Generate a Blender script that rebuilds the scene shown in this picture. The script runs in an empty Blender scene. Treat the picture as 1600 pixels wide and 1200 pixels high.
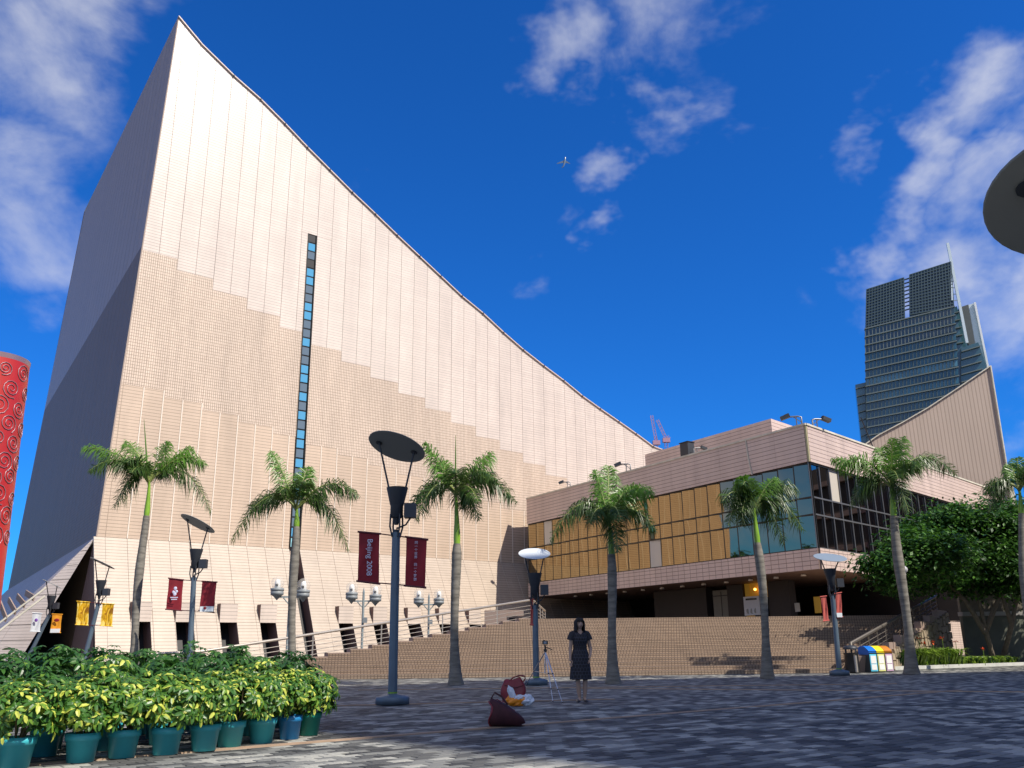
import bpy, bmesh, math, random
from mathutils import Vector, Matrix
random.seed(7)
sc = bpy.context.scene
C = sc.collection
V = Vector

# ------------------------------------------------------------------ camera
F = 1380.0                       # focal length in photo pixels (photo 1600 x 1200)
CAM_H = 1.05
cam_d = bpy.data.cameras.new('camera'); cam = bpy.data.objects.new('camera', cam_d); C.objects.link(cam)
cam_d.sensor_width = 36.0; cam_d.lens = F/1600*36.0; cam_d.clip_end = 6000; cam_d.clip_start = 0.1
PITCH = math.atan(412/F)
cam.matrix_world = Matrix.Translation((0, 0, CAM_H)) @ Matrix.Rotation(math.pi/2 + PITCH, 4, 'X') @ Matrix.Rotation(-0.012, 4, 'Z')
sc.camera = cam
CM = cam.matrix_world.to_3x3(); CO = V((0, 0, CAM_H))
CMI = CM.inverted()

def ray(px, py):
    return (CM @ V(((px-800)/F, -(py-600)/F, -1))).normalized()
def gp(px, py, z=0.0):
    d = ray(px, py); return CO + d*((z-CO.z)/d.z)
def pl(px, py, p, n):
    d = ray(px, py); return CO + d*((p-CO).dot(n)/d.dot(n))
def proj(p):
    q = CMI @ (p-CO); return (800+F*q.x/-q.z, 600-F*q.y/-q.z, -q.z)

# ------------------------------------------------------------------ light
SUN_EL = math.radians(47.5); SH = V((0.82, -0.572))
SUNDIR = V((SH.x*math.cos(SUN_EL), SH.y*math.cos(SUN_EL), math.sin(SUN_EL))).normalized()
sd = bpy.data.lights.new('sun', 'SUN'); sd.energy = 5.0; sd.angle = math.radians(0.5); sd.color = (1, .93, .82)
so = bpy.data.objects.new('sun', sd); C.objects.link(so)
so.rotation_euler = (-SUNDIR).to_track_quat('-Z', 'Y').to_euler()

w = bpy.data.worlds.new('World'); sc.world = w; w.use_nodes = True
nt = w.node_tree; nt.nodes.clear()
def N(nt, t, **k):
    n = nt.nodes.new(t)
    for a, b in k.items(): setattr(n, a, b)
    return n
out = N(nt, 'ShaderNodeOutputWorld'); bg = N(nt, 'ShaderNodeBackground'); bg.inputs[1].default_value = 0.078
sky = N(nt, 'ShaderNodeTexSky', sky_type='NISHITA'); sky.sun_disc = False
sky.sun_elevation = SUN_EL; sky.sun_rotation = math.atan2(SUNDIR.x, SUNDIR.y)
sky.air_density = 1.0; sky.dust_density = 0.15; sky.ozone_density = 3.0
tc = N(nt, 'ShaderNodeTexCoord')
gam = N(nt, 'ShaderNodeGamma'); gam.inputs[1].default_value = 1.0
hs = N(nt, 'ShaderNodeHueSaturation'); hs.inputs['Saturation'].default_value = 1.0; hs.inputs['Value'].default_value = 1.0
tint = N(nt, 'ShaderNodeMix', data_type='RGBA', blend_type='MULTIPLY'); tint.inputs[0].default_value = 1.0
tint.inputs[7].default_value = (0.12, 0.73, 1.66, 1)
L = nt.links.new
L(sky.outputs[0], tint.inputs[6]); L(tint.outputs[2], hs.inputs['Color'])
# clouds: fractal noise on the view direction, gathered in banks
mp = N(nt, 'ShaderNodeMapping'); mp.inputs['Scale'].default_value = (1.0, 1.0, 1.5)
L(tc.outputs['Generated'], mp.inputs[0])
n1 = N(nt, 'ShaderNodeTexNoise'); n1.inputs['Scale'].default_value = 4.2; n1.inputs['Detail'].default_value = 9; n1.inputs['Roughness'].default_value = 0.58; n1.inputs['Distortion'].default_value = 0.35
L(mp.outputs[0], n1.inputs[0])
# banks of cloud round chosen directions
banks = [((20, 330), .15, .9), ((20, 60), .13, .75), ((60, 500), .13, .75), ((60, 180), .12, .75), ((200,60),.06,.5),
         ((890, 50), .07, .75), ((1060, 60), .11, .8), ((1010, 180), .08, .95), ((960, 265), .06, 1.0), ((1110,120),.08,.8), ((890, 375), .055, .6), ((600, 255), .05, .45),
         ((1285, 235), .05, .85), ((1380, 170), .05, .7), ((1330,210),.05,.7), ((1440, 310), .075, 1.05), ((1540, 250), .09, .85), ((1590, 430), .15, .95), ((1600, 200), .07, .65), ((1560,340),.1,1.1)]
# ragged the bank outlines: push the direction about with noise before measuring
wn = N(nt, 'ShaderNodeTexNoise'); wn.inputs['Scale'].default_value = 5.0; wn.inputs['Detail'].default_value = 5; wn.inputs['Roughness'].default_value = .6; L(mp.outputs[0], wn.inputs[0])
ws = N(nt, 'ShaderNodeVectorMath', operation='MULTIPLY_ADD'); ws.inputs[1].default_value = (.34, .34, .34); ws.inputs[2].default_value = (-.17, -.17, -.17); L(wn.outputs['Color'], ws.inputs[0])
wd = N(nt, 'ShaderNodeVectorMath', operation='ADD'); L(tc.outputs['Generated'], wd.inputs[0]); L(ws.outputs[0], wd.inputs[1])
banks.append((V((-1, .02, .16)).normalized(), .45, .95))      # the pale hazy sky the corner glazing mirrors
prev = None
for (bp, rad, amt) in banks:
    d = bp if isinstance(bp, Vector) else ray(*bp)
    vm = N(nt, 'ShaderNodeVectorMath', operation='DISTANCE'); L(wd.outputs[0], vm.inputs[0]); vm.inputs[1].default_value = d
    mr = N(nt, 'ShaderNodeMapRange', interpolation_type='SMOOTHSTEP'); mr.inputs[1].default_value = rad*1.7; mr.inputs[2].default_value = 0; mr.inputs[3].default_value = 0; mr.inputs[4].default_value = amt
    L(vm.outputs['Value'], mr.inputs[0])
    if prev is None: prev = mr.outputs[0]
    else:
        mx = N(nt, 'ShaderNodeMath', operation='MAXIMUM'); L(prev, mx.inputs[0]); L(mr.outputs[0], mx.inputs[1]); prev = mx.outputs[0]
# elsewhere in the sky (behind the camera) denser cloud added for neutral fill light
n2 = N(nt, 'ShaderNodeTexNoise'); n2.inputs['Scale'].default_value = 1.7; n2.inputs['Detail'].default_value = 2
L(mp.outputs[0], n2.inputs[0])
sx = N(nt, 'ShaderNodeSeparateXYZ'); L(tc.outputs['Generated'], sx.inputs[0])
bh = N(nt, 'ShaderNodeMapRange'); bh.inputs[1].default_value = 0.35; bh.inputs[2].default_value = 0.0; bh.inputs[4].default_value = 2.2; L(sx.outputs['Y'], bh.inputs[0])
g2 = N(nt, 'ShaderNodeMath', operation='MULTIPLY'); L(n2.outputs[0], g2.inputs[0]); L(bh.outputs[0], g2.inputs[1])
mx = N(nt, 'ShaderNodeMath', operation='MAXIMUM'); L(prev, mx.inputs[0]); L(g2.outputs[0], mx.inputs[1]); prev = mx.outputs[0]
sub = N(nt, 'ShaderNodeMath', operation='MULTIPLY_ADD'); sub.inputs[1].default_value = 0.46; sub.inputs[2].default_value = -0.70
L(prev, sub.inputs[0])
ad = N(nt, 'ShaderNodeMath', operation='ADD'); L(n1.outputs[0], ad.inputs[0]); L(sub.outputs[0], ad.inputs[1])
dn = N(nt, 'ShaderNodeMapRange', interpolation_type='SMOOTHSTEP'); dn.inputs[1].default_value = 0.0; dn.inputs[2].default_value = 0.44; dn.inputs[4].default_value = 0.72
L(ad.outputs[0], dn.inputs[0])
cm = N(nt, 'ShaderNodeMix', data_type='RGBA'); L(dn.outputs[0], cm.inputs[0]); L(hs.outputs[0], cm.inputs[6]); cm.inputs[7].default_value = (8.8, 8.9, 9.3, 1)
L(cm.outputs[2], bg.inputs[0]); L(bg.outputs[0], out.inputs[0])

sc.view_settings.view_transform = 'Standard'; sc.view_settings.look = 'None'
sc.view_settings.exposure = 0.3; sc.view_settings.gamma = 1.0; sc.view_settings.use_curve_mapping = False
sc.cycles.use_denoising = True
sc.cycles.max_bounces = 6; sc.cycles.caustics_reflective = False; sc.cycles.caustics_refractive = False

# ------------------------------------------------------------------ helpers
def tag(o, label=None, cat=None, group=None, kind=None):
    if label: o['label'] = label
    if cat: o['category'] = cat
    if group: o['group'] = group
    if kind: o['kind'] = kind
    return o
def empty(name, loc=(0, 0, 0), label=None, cat=None, group=None, rz=0):
    o = bpy.data.objects.new(name, None); C.objects.link(o); o.location = loc; o.rotation_euler.z = rz; o.empty_display_size = .2
    return tag(o, label, cat, group)
def rootloc(o):
    while o.parent: o = o.parent
    return V(o.location)
class MB:
    def __init__(s): s.v = []; s.f = []; s.m = []; s.uv = []; s.sm = []
    def face(s, pts, mi=0, uv=None, smooth=False):
        b = len(s.v); s.v += [V(p) for p in pts]; s.f.append(tuple(range(b, b+len(pts)))); s.m.append(mi); s.uv.append(uv); s.sm.append(smooth)
    def grid(s, rows, mi=0, closed=False, smooth=True):
        """rows: list of equally long point lists"""
        b = len(s.v); n = len(rows[0])
        for r in rows: s.v += [V(p) for p in r]
        for i in range(len(rows)-1):
            for j in range(n if closed else n-1):
                k = (j+1) % n
                s.f.append((b+i*n+j, b+i*n+k, b+(i+1)*n+k, b+(i+1)*n+j)); s.m.append(mi); s.uv.append(None); s.sm.append(smooth)
    def box(s, c, size, ax=None, mi=0):
        c = V(c); h = V(size)/2
        X, Y, Z = ax if ax else (V((1, 0, 0)), V((0, 1, 0)), V((0, 0, 1)))
        P = [c+X*h.x*a+Y*h.y*b+Z*h.z*d for a in (-1, 1) for b in (-1, 1) for d in (-1, 1)]
        for q in ((0, 1, 3, 2), (4, 6, 7, 5), (0, 4, 5, 1), (2, 3, 7, 6), (0, 2, 6, 4), (1, 5, 7, 3)):
            s.face([P[i] for i in q], mi)
        return s
    def bar(s, a, b, wx, wy, up=(0, 0, 1), mi=0):
        a = V(a); b = V(b); d = b-a; L = d.length; d.normalize(); up = V(up)
        x = d.cross(up)
        if x.length < 1e-3: x = d.cross(V((0, 1, 0)))
        x.normalize(); y = x.cross(d)
        return s.box((a+b)/2, (wx, L, wy), (x, d, y), mi)
    def tube(s, pts, r, n=10, mi=0, caps=True, smooth=True):
        pts = [V(p) for p in pts]; rs = r if isinstance(r, (list, tuple)) else [r]*len(pts)
        rows = []; ref = None
        for i, p in enumerate(pts):
            d = (pts[min(i+1, len(pts)-1)]-pts[max(i-1, 0)]).normalized()
            if ref is None: ref = V((0, 0, 1)) if abs(d.z) < .9 else V((1, 0, 0))
            x = d.cross(ref).normalized(); y = x.cross(d).normalized(); ref = y
            rows.append([p+(x*math.cos(2*math.pi*k/n)+y*math.sin(2*math.pi*k/n))*rs[i] for k in range(n)])
        s.grid(rows, mi, True, smooth)
        if caps:
            s.face(rows[0], mi); s.face(rows[-1][::-1], mi)
        return s
    def lathe(s, c, prof, n=16, mi=0, smooth=True, sx=1, sy=1):
        c = V(c)
        rows = [[c+V((math.cos(2*math.pi*k/n)*r*sx, math.sin(2*math.pi*k/n)*r*sy, z)) for k in range(n)] for (r, z) in prof]
        s.grid(rows, mi, True, smooth); return s
    def ball(s, c, r, n=10, mi=0, sc_=(1, 1, 1)):
        c = V(c); rows = []
        for i in range(n//2+1):
            t = math.pi*i/(n//2)
            rows.append([c+V((math.sin(t)*math.cos(2*math.pi*k/n)*sc_[0], math.sin(t)*math.sin(2*math.pi*k/n)*sc_[1], -math.cos(t)*sc_[2]))*r for k in range(n)])
        s.grid(rows, mi, True, True); return s
    def mesh(s, name, off=V((0, 0, 0))):
        me = bpy.data.meshes.new(name)
        me.from_pydata([tuple(p-off) for p in s.v], [], s.f)
        me.polygons.foreach_set('material_index', s.m)
        me.polygons.foreach_set('use_smooth', s.sm)
        if any(u is not None for u in s.uv):
            ul = me.uv_layers.new(name='UVMap'); d = []
            for u, f in zip(s.uv, s.f):
                for i in range(len(f)): d += list(u[i]) if u is not None else [0, 0]
            ul.data.foreach_set('uv', d)
        me.update(); return me
    def build(s, name, mats, parent=None):
        off = rootloc(parent) if parent else V((0, 0, 0))
        me = s.mesh(name, off)
        for m in (mats if isinstance(mats, (list, tuple)) else [mats]): me.materials.append(m)
        o = bpy.data.objects.new(name, me); C.objects.link(o)
        if parent: o.parent = parent
        return o
def copy_tree(o, parent=None):
    c = o.copy(); C.objects.link(c)
    if parent: c.parent = parent
    for ch in list(o.children): copy_tree(ch, c)
    return c
def struct(o): o['kind'] = 'structure'; return o

# ------------------------------------------------------------------ materials
def mat(name, col, rough=.6, metal=0, spec=.5, noise=None, bump=None, emit=None, coat=0):
    m = bpy.data.materials.new(name); m.use_nodes = True; nt = m.node_tree; b = nt.nodes['Principled BSDF']
    b.inputs['Base Color'].default_value = (*col, 1); b.inputs['Roughness'].default_value = rough; b.inputs['Metallic'].default_value = metal
    b.inputs['Specular IOR Level'].default_value = spec; b.inputs['Coat Weight'].default_value = coat
    if noise:
        sc_, amt = noise
        tcn = N(nt, 'ShaderNodeTexCoord'); nn = N(nt, 'ShaderNodeTexNoise'); nn.inputs['Scale'].default_value = sc_; nn.inputs['Detail'].default_value = 5
        nt.links.new(tcn.outputs['Object'], nn.inputs[0])
        mr = N(nt, 'ShaderNodeMapRange'); mr.inputs[1].default_value = .25; mr.inputs[2].default_value = .75; mr.inputs[3].default_value = 1-amt; mr.inputs[4].default_value = 1+amt
        nt.links.new(nn.outputs[0], mr.inputs[0])
        mm = N(nt, 'ShaderNodeVectorMath', operation='SCALE'); mm.inputs[0].default_value = col; nt.links.new(mr.outputs[0], mm.inputs[3])
        nt.links.new(mm.outputs[0], b.inputs['Base Color'])
        if bump:
            bn = N(nt, 'ShaderNodeBump'); bn.inputs['Strength'].default_value = bump; nt.links.new(nn.outputs[0], bn.inputs['Height']); nt.links.new(bn.outputs[0], b.inputs['Normal'])
    if emit:
        b.inputs['Emission Color'].default_value = (*emit[0], 1); b.inputs['Emission Strength'].default_value = emit[1]
    return m
def tile(name, c1, c2, line, bw, rh, mortar, rough=.5, spec=.5, bump=.3, var=.10, offset=0.0, coord='UV', smooth=0.1, obvar=.03, stain=0.1, mortar_bias=0):
    m = bpy.data.materials.new(name); m.use_nodes = True; nt = m.node_tree; b = nt.nodes['Principled BSDF']; L = nt.links.new
    b.inputs['Roughness'].default_value = rough; b.inputs['Specular IOR Level'].default_value = spec
    tcn = N(nt, 'ShaderNodeTexCoord'); br = N(nt, 'ShaderNodeTexBrick'); br.offset = offset; br.squash = 1
    br.inputs['Color1'].default_value = (*c1, 1); br.inputs['Color2'].default_value = (*c2, 1); br.inputs['Mortar'].default_value = (*line, 1)
    br.inputs['Scale'].default_value = 1; br.inputs['Brick Width'].default_value = bw; br.inputs['Row Height'].default_value = rh
    br.inputs['Mortar Size'].default_value = mortar; br.inputs['Mortar Smooth'].default_value = smooth
    L(tcn.outputs[coord], br.inputs[0])
    nn = N(nt, 'ShaderNodeTexNoise'); nn.inputs['Scale'].default_value = .35; nn.inputs['Detail'].default_value = 6; nn.inputs['Roughness'].default_value = .65
    mp = N(nt, 'ShaderNodeMapping'); mp.inputs['Scale'].default_value = (2.2, 2.2, .45) ; L(tcn.outputs['Object'], mp.inputs[0]); L(mp.outputs[0], nn.inputs[0])
    mr = N(nt, 'ShaderNodeMapRange'); mr.inputs[1].default_value = .3; mr.inputs[2].default_value = .7; mr.inputs[3].default_value = 1-stain; mr.inputs[4].default_value = 1+stain*.6; L(nn.outputs[0], mr.inputs[0])
    oi = N(nt, 'ShaderNodeObjectInfo'); m2 = N(nt, 'ShaderNodeMapRange'); m2.inputs[3].default_value = 1-obvar; m2.inputs[4].default_value = 1+obvar; L(oi.outputs['Random'], m2.inputs[0])
    mu = N(nt, 'ShaderNodeMath', operation='MULTIPLY'); L(mr.outputs[0], mu.inputs[0]); L(m2.outputs[0], mu.inputs[1])
    sv = N(nt, 'ShaderNodeVectorMath', operation='SCALE'); L(br.outputs[0], sv.inputs[0]); L(mu.outputs[0], sv.inputs[3]); L(sv.outputs[0], b.inputs['Base Color'])
    if bump:
        bn = N(nt, 'ShaderNodeBump'); bn.inputs['Strength'].default_value = bump; bn.inputs['Distance'].default_value = .02; bn.invert = True
        L(br.outputs['Fac'], bn.inputs['Height']); L(bn.outputs[0], b.inputs['Normal'])
    return m
def leafy(m, amt=.35):
    nt = m.node_tree; b = nt.nodes['Principled BSDF']; o = [n for n in nt.nodes if n.type == 'OUTPUT_MATERIAL'][0]
    t = N(nt, 'ShaderNodeBsdfTranslucent'); mx = N(nt, 'ShaderNodeMixShader'); mx.inputs[0].default_value = amt
    src = b.inputs['Base Color']
    if src.is_linked: nt.links.new(src.links[0].from_socket, t.inputs[0])
    else: t.inputs[0].default_value = src.default_value
    nt.links.new(b.outputs[0], mx.inputs[1]); nt.links.new(t.outputs[0], mx.inputs[2]); nt.links.new(mx.outputs[0], o.inputs[0]); return m
M = {}
M['top'] = tile('cream_tile_cladding', (.65, .545, .465), (.61, .51, .435), (.22, .17, .14), 2.76, .23, .013, rough=.35, spec=.9, stain=.12)
M['mid'] = tile('ribbed_tile_cladding', (.66, .53, .42), (.60, .475, .375), (.26, .185, .135), .15, .23, .017, rough=.5, stain=.12)
M['low'] = tile('tan_tile_cladding', (.58, .445, .335), (.55, .42, .315), (.26, .19, .14), 1.38, .23, .016, rough=.5, stain=.12)
M['skirt'] = tile('skirt_tile_cladding', (.43, .345, .27), (.40, .32, .25), (.17, .125, .09), 2.76, .23, .014, rough=.5, stain=.13)
M['rib'] = mat('pale_joint_strip', (.74, .64, .54), .5)
M['joint'] = mat('dark_joint', (.36, .28, .23), .8)
M['leftwall'] = tile('shaded_side_tile', (.42, .305, .225), (.39, .285, .21), (.22, .19, .18), 1.25, .23, .02, rough=.45, stain=.05)  # hall tile toned down: shade of the side wall put into its colour
M['leftlow'] = tile('shaded_side_ribbed_tile', (.27, .17, .115), (.245, .155, .105), (.12, .10, .09), .15, .23, .03, rough=.6, stain=.05)  # ribbed tile likewise darkened in colour for the shaded side
M['pink'] = tile('pink_tile_cladding', (.63, .49, .425), (.59, .455, .395), (.22, .15, .13), 40., .26, .018, rough=.5, stain=.16)
M['pinkband'] = tile('pink_square_tile', (.61, .475, .41), (.57, .44, .385), (.20, .14, .12), .6, .26, .018, rough=.5, stain=.12)
M['coping'] = mat('pale_stone_coping', (.58, .54, .44), .7, noise=(1.5, .2))
M['wing'] = tile('wing_ribbed_cladding', (.46, .36, .29), (.445, .35, .28), (.33, .25, .20), .42, 40.0, .06, rough=.6, stain=.06)
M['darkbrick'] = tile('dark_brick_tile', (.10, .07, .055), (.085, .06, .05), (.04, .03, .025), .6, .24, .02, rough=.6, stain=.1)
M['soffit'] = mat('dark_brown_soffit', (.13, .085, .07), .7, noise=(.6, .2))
M['black'] = mat('near_black', (.012, .011, .012), .6)
M['frame'] = mat('dark_window_frame', (.02, .018, .016), .4, metal=.3)
M['glassA'] = mat('bronze_mirror_glass', (.335, .255, .145), .02, metal=1)
M['glassB'] = mat('dark_mirror_glass', (.28, .25, .23), .02, metal=1)
M['alu'] = mat('pale_aluminium_mullion', (.20, .20, .20), .4, metal=.6)
M['steel'] = mat('blue_grey_painted_steel', (.10, .14, .18), .45, metal=.2, noise=(3, .12))
M['steel_dark'] = mat('dark_steel', (.035, .04, .05), .5, metal=.2)
M['disc'] = mat('pale_reflector_disc', (.62, .66, .68), .4)
M['railm'] = mat('brushed_rail_metal', (.42, .38, .33), .4, metal=.5)
M['white'] = mat('white_paint', (.8, .8, .78), .5)
M['banner_red'] = mat('deep_red_banner_cloth', (.26, .012, .022), .8, noise=(1.6, .35))
M['banner_lightred'] = mat('salmon_red_banner_cloth', (.50, .10, .08), .8, noise=(2, .15))
M['banner_white'] = mat('white_banner_cloth', (.75, .80, .82), .8)
M['print_white'] = mat('pale_lilac_print', (.62, .64, .78), .7)
M['banner_orange'] = mat('orange_banner_cloth', (.85, .36, .02), .8)
# ------------------------------------------------------------------ ground, stairs
def az(deg): return V((math.sin(math.radians(deg)), math.cos(math.radians(deg)), 0))
U = az(50.5); NV = V((U.y, -U.x, 0))           # along the great wall / outward from it
P0 = ray(143, 1018); P0.z = 0; P0 = P0.normalized()*64.0
def W(s, z, o=0.0): p = P0+U*s+NV*o; return V((p.x, p.y, z))
def wpx(px, py):
    p = pl(px, py, P0, NV); return ((p-P0).dot(U), p.z)

def paving_mat(name, cols, bw, rh, rot, bumpd=.004):
    m = bpy.data.materials.new(name); m.use_nodes = True; nt = m.node_tree; b = nt.nodes['Principled BSDF']; L = nt.links.new
    b.inputs['Roughness'].default_value = .75
    tcn = N(nt, 'ShaderNodeTexCoord'); mp = N(nt, 'ShaderNodeMapping'); mp.inputs['Rotation'].default_value = (0, 0, rot); L(tcn.outputs['Object'], mp.inputs[0])
    br = N(nt, 'ShaderNodeTexBrick'); br.inputs['Scale'].default_value = 1; br.inputs['Brick Width'].default_value = bw; br.inputs['Row Height'].default_value = rh
    br.inputs['Mortar Size'].default_value = .006; br.inputs['Color1'].default_value = (0, 0, 0, 1); br.inputs['Color2'].default_value = (1, 1, 1, 1); br.inputs['Mortar'].default_value = (0.3, .3, .3, 1)
    L(mp.outputs[0], br.inputs[0])
    cr = N(nt, 'ShaderNodeValToRGB'); cr.color_ramp.interpolation = 'CONSTANT'
    cr.color_ramp.elements[0].color = (*cols[0], 1); cr.color_ramp.elements[0].position = 0
    cr.color_ramp.elements[1].color = (*cols[-1], 1); cr.color_ramp.elements[1].position = .75
    for i, c in enumerate(cols[1:-1]):
        e = cr.color_ramp.elements.new(.25*(i+1)); e.color = (*c, 1)
    sp = N(nt, 'ShaderNodeSeparateColor'); L(br.outputs[0], sp.inputs[0]); L(sp.outputs[0], cr.inputs[0])
    nn = N(nt, 'ShaderNodeTexNoise'); nn.inputs['Scale'].default_value = .5; nn.inputs['Detail'].default_value = 5; L(tcn.outputs['Object'], nn.inputs[0])
    mr = N(nt, 'ShaderNodeMapRange'); mr.inputs[1].default_value = .3; mr.inputs[2].default_value = .7; mr.inputs[3].default_value = .75; mr.inputs[4].default_value = 1.15; L(nn.outputs[0], mr.inputs[0])
    sv = N(nt, 'ShaderNodeVectorMath', operation='SCALE'); L(cr.outputs[0], sv.inputs[0]); L(mr.outputs[0], sv.inputs[3])
    mm = N(nt, 'ShaderNodeMix', data_type='RGBA'); L(br.outputs['Fac'], mm.inputs[0]); L(sv.outputs[0], mm.inputs[6]); mm.inputs[7].default_value = (.05, .05, .05, 1)
    L(mm.outputs[2], b.inputs['Base Color'])
    return m
PC = [(.035, .036, .035), (.075, .076, .072), (.17, .172, .158), (.33, .325, .285)]
PAVROT = -math.atan2(U.y, U.x)
M['paving'] = paving_mat('grey_paver_surface', PC, .26, .15, PAVROT)
for i, c in enumerate(PC): M['pv%d' % i] = mat('paver_tone_%s' % 'abcd'[i], c, .75, noise=(14, .18), bump=.25)
M['strip'] = mat('tan_edging_stone', (.36, .25, .17), .8, noise=(5, .15))
mb = MB(); mb.face([(-1500, -1500, -.012), (1500, -1500, -.012), (1500, 1500, -.012), (-1500, 1500, -.012)])
ground = struct(mb.build('plaza_ground', M['paving']))

# pavers near the camera: individual stones
rng = random.Random(3)
BW, RH, GAP = .26, .15, .008
def paver_mesh(w, h, mi):
    mb = MB(); c = .007; x, y = w/2, h/2
    o = [V((-x, -y, -.012)), V((x, -y, -.012)), V((x, y, -.012)), V((-x, y, -.012))]
    t = [V((-x+c, -y+c, 0)), V((x-c, -y+c, 0)), V((x-c, y-c, 0)), V((-x+c, y-c, 0))]
    mb.face(t)
    for i in range(4): mb.face([o[i], o[(i+1) % 4], t[(i+1) % 4], t[i]])
    me = mb.mesh('paver'); me.materials.append(M['pv%d' % mi]); return me
pm = [paver_mesh(BW-GAP, RH-GAP, i) for i in range(4)]
cand = []
Pn = V((-U.y, U.x, 0))
strip_lines = [(gp(-200, 1214), gp(1500, 1078)), (gp(-150, 1118), gp(960, 1092)), (gp(900, 1075), gp(1750, 1082)), (gp(560, 1078), gp(1400, 1068))]
def near_strip(p):
    for a, b in strip_lines:
        d = (b-a).normalized(); q = p-a; t = q.dot(d)
        if -.1 < t < (b-a).length+.1 and (q-d*t).length < .15: return True
    return False
for j in range(-140, 140):
    for i in range(-60, 110):
        p = U*((i+.5*(j % 2))*BW)+Pn*(j*RH)
        if not (6.2 < p.y < 17.5): continue
        px, py, dd = proj(p)
        if -330 < px < 1930: cand.append((p.x*p.x+p.y*p.y, p, px, py))
cand.sort(key=lambda q: q[0])
rest = MB(); nin = 0
tone_w = [0, 0, 1, 1, 1, 2, 2, 2, 3, 3]
import mathutils
for (dd, p, px, py) in cand:
    if near_strip(p): continue
    tn = tone_w[min(9, max(0, int(5+ (mathutils.noise.noise(V((p.x*1.3, p.y*1.3, 0)))*5.5) + rng.uniform(-4.2, 4.2))))]
    zz = rng.uniform(-.002, .002)
    if nin < 290 and -20 < px < 1620 and py < 1206:
        o = bpy.data.objects.new('paver', pm[tn]); C.objects.link(o); o.parent = ground
        o.location = (p.x, p.y, zz); o.rotation_euler = (rng.uniform(-.006, .006), rng.uniform(-.006, .006), math.atan2(U.y, U.x)); nin += 1
    else:
        x, y, c = (BW-GAP)/2, (RH-GAP)/2, .007
        q = V((p.x, p.y, zz))
        o_ = [q-U*x-Pn*y, q+U*x-Pn*y, q+U*x+Pn*y, q-U*x+Pn*y]; o_ = [V((a.x, a.y, -.012)) for a in o_]
        t_ = [q-U*(x-c)-Pn*(y-c), q+U*(x-c)-Pn*(y-c), q+U*(x-c)+Pn*(y-c), q-U*(x-c)+Pn*(y-c)]
        rest.face(t_, tn)
        for k in range(4): rest.face([o_[k], o_[(k+1) % 4], t_[(k+1) % 4], t_[k]], tn)
o = rest.build('paver_field', [M['pv%d' % i] for i in range(4)], ground); o['kind'] = 'stuff'
for a, b in strip_lines:
    mb = MB(); mb.bar(a+V((0, 0, -.004)), b+V((0, 0, -.004)), .11, .018)
    mb.build('edging_strip', M['strip'], ground)

# stairs
M['stair'] = tile('tan_stair_tile', (.345, .25, .175), (.30, .215, .15), (.095, .065, .047), .125, .075, .011, rough=.6, stain=.12, obvar=.04, smooth=.0)
M['stairflank'] = tile('pale_flank_tile', (.62, .48, .40), (.58, .45, .37), (.3, .22, .18), .6, .15, .012, rough=.6)
NST = 16; RISE = .15
LB, RB = V((-11.6, 34.3, 0)), V((12.6, 35.2, 0)); LT, RT = V((1.0, 45.6, 0)), V((21.5, 46.8, 0))
stairs = struct(empty('broad_stairs', (0, 34, 0), 'wide flight of low tan tiled steps rising to the entrance under the glazed block'))
def lerp(a, b, t): return a+(b-a)*t
for i in range(NST):
    t0, t1 = i/NST, (i+1)/NST
    a0, b0 = lerp(LB, LT, t0), lerp(RB, RT, t0); a1, b1 = lerp(LB, LT, t1), lerp(RB, RT, t1)
    z0, z1 = i*RISE, (i+1)*RISE
    mb = MB()
    def up(p, z): return V((p.x, p.y, z))
    def U2(p, v): return (p.x, v)
    s0 = a0.y-34.3
    nos = V((0, -.004, 0))
    mb.face([up(a0, z0-.05), up(b0, z0-.05), up(b0, z1-.03), up(a0, z1-.03)], 0, [(a0.x, -.05), (b0.x, -.05), (b0.x, .12), (a0.x, .12)])
    n0a, n0b = a0+nos, b0+nos
    mb.face([up(n0a, z1-.03), up(n0b, z1-.03), up(n0b, z1), up(n0a, z1)], 0, [(a0.x, .12), (b0.x, .12), (b0.x, .15), (a0.x, .15)])
    mb.face([up(n0a, z1-.03), up(a0, z1-.03), up(b0, z1-.03), up(n0b, z1-.03)])
    mb.face([up(n0a, z1), up(n0b, z1), up(b1, z1), up(a1, z1)], 0, [(a0.x, 0), (b0.x, 0), (b1.x, .75), (a1.x, .75)])
    mb.face([up(a0, z1), up(a1, z1), up(a1, -.01), up(a0, -.01)], 1, [(0, z1), (1, z1), (1, 0), (0, 0)])
    mb.face([up(b1, z1), up(b0, z1), up(b0, -.01), up(b1, -.01)], 1, [(0, z1), (1, z1), (1, 0), (0, 0)])
    mb.build('step', [M['stair'], M['stairflank']], stairs)
ZP = NST*RISE
mb = MB(); M['platform'] = tile('platform_tile', (.40, .28, .19), (.36, .25, .17), (.12, .08, .06), .3, .3, .012, coord='Object', rough=.6)
pf = [V((LT.x, LT.y, 0)), V((RT.x, RT.y, 0)), V((24.0, 60, 0)), V((75, 84, 0)), V((60, 130, 0)), V((14, 95, 0)), V((2.2, 83, 0))]
mb.face([V((p.x, p.y, ZP)) for p in pf])
for i in range(1, len(pf)):
    a, b = pf[i], pf[(i+1) % len(pf)]
    mb.face([V((b.x, b.y, ZP)), V((b.x, b.y, 0)), V((a.x, a.y, 0)), V((a.x, a.y, ZP))], 1, [(0, ZP), (0, 0), ((b-a).length, 0), ((b-a).length, ZP)])
struct(mb.build('entrance_platform', [M['platform'], M['stairflank']]))

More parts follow.
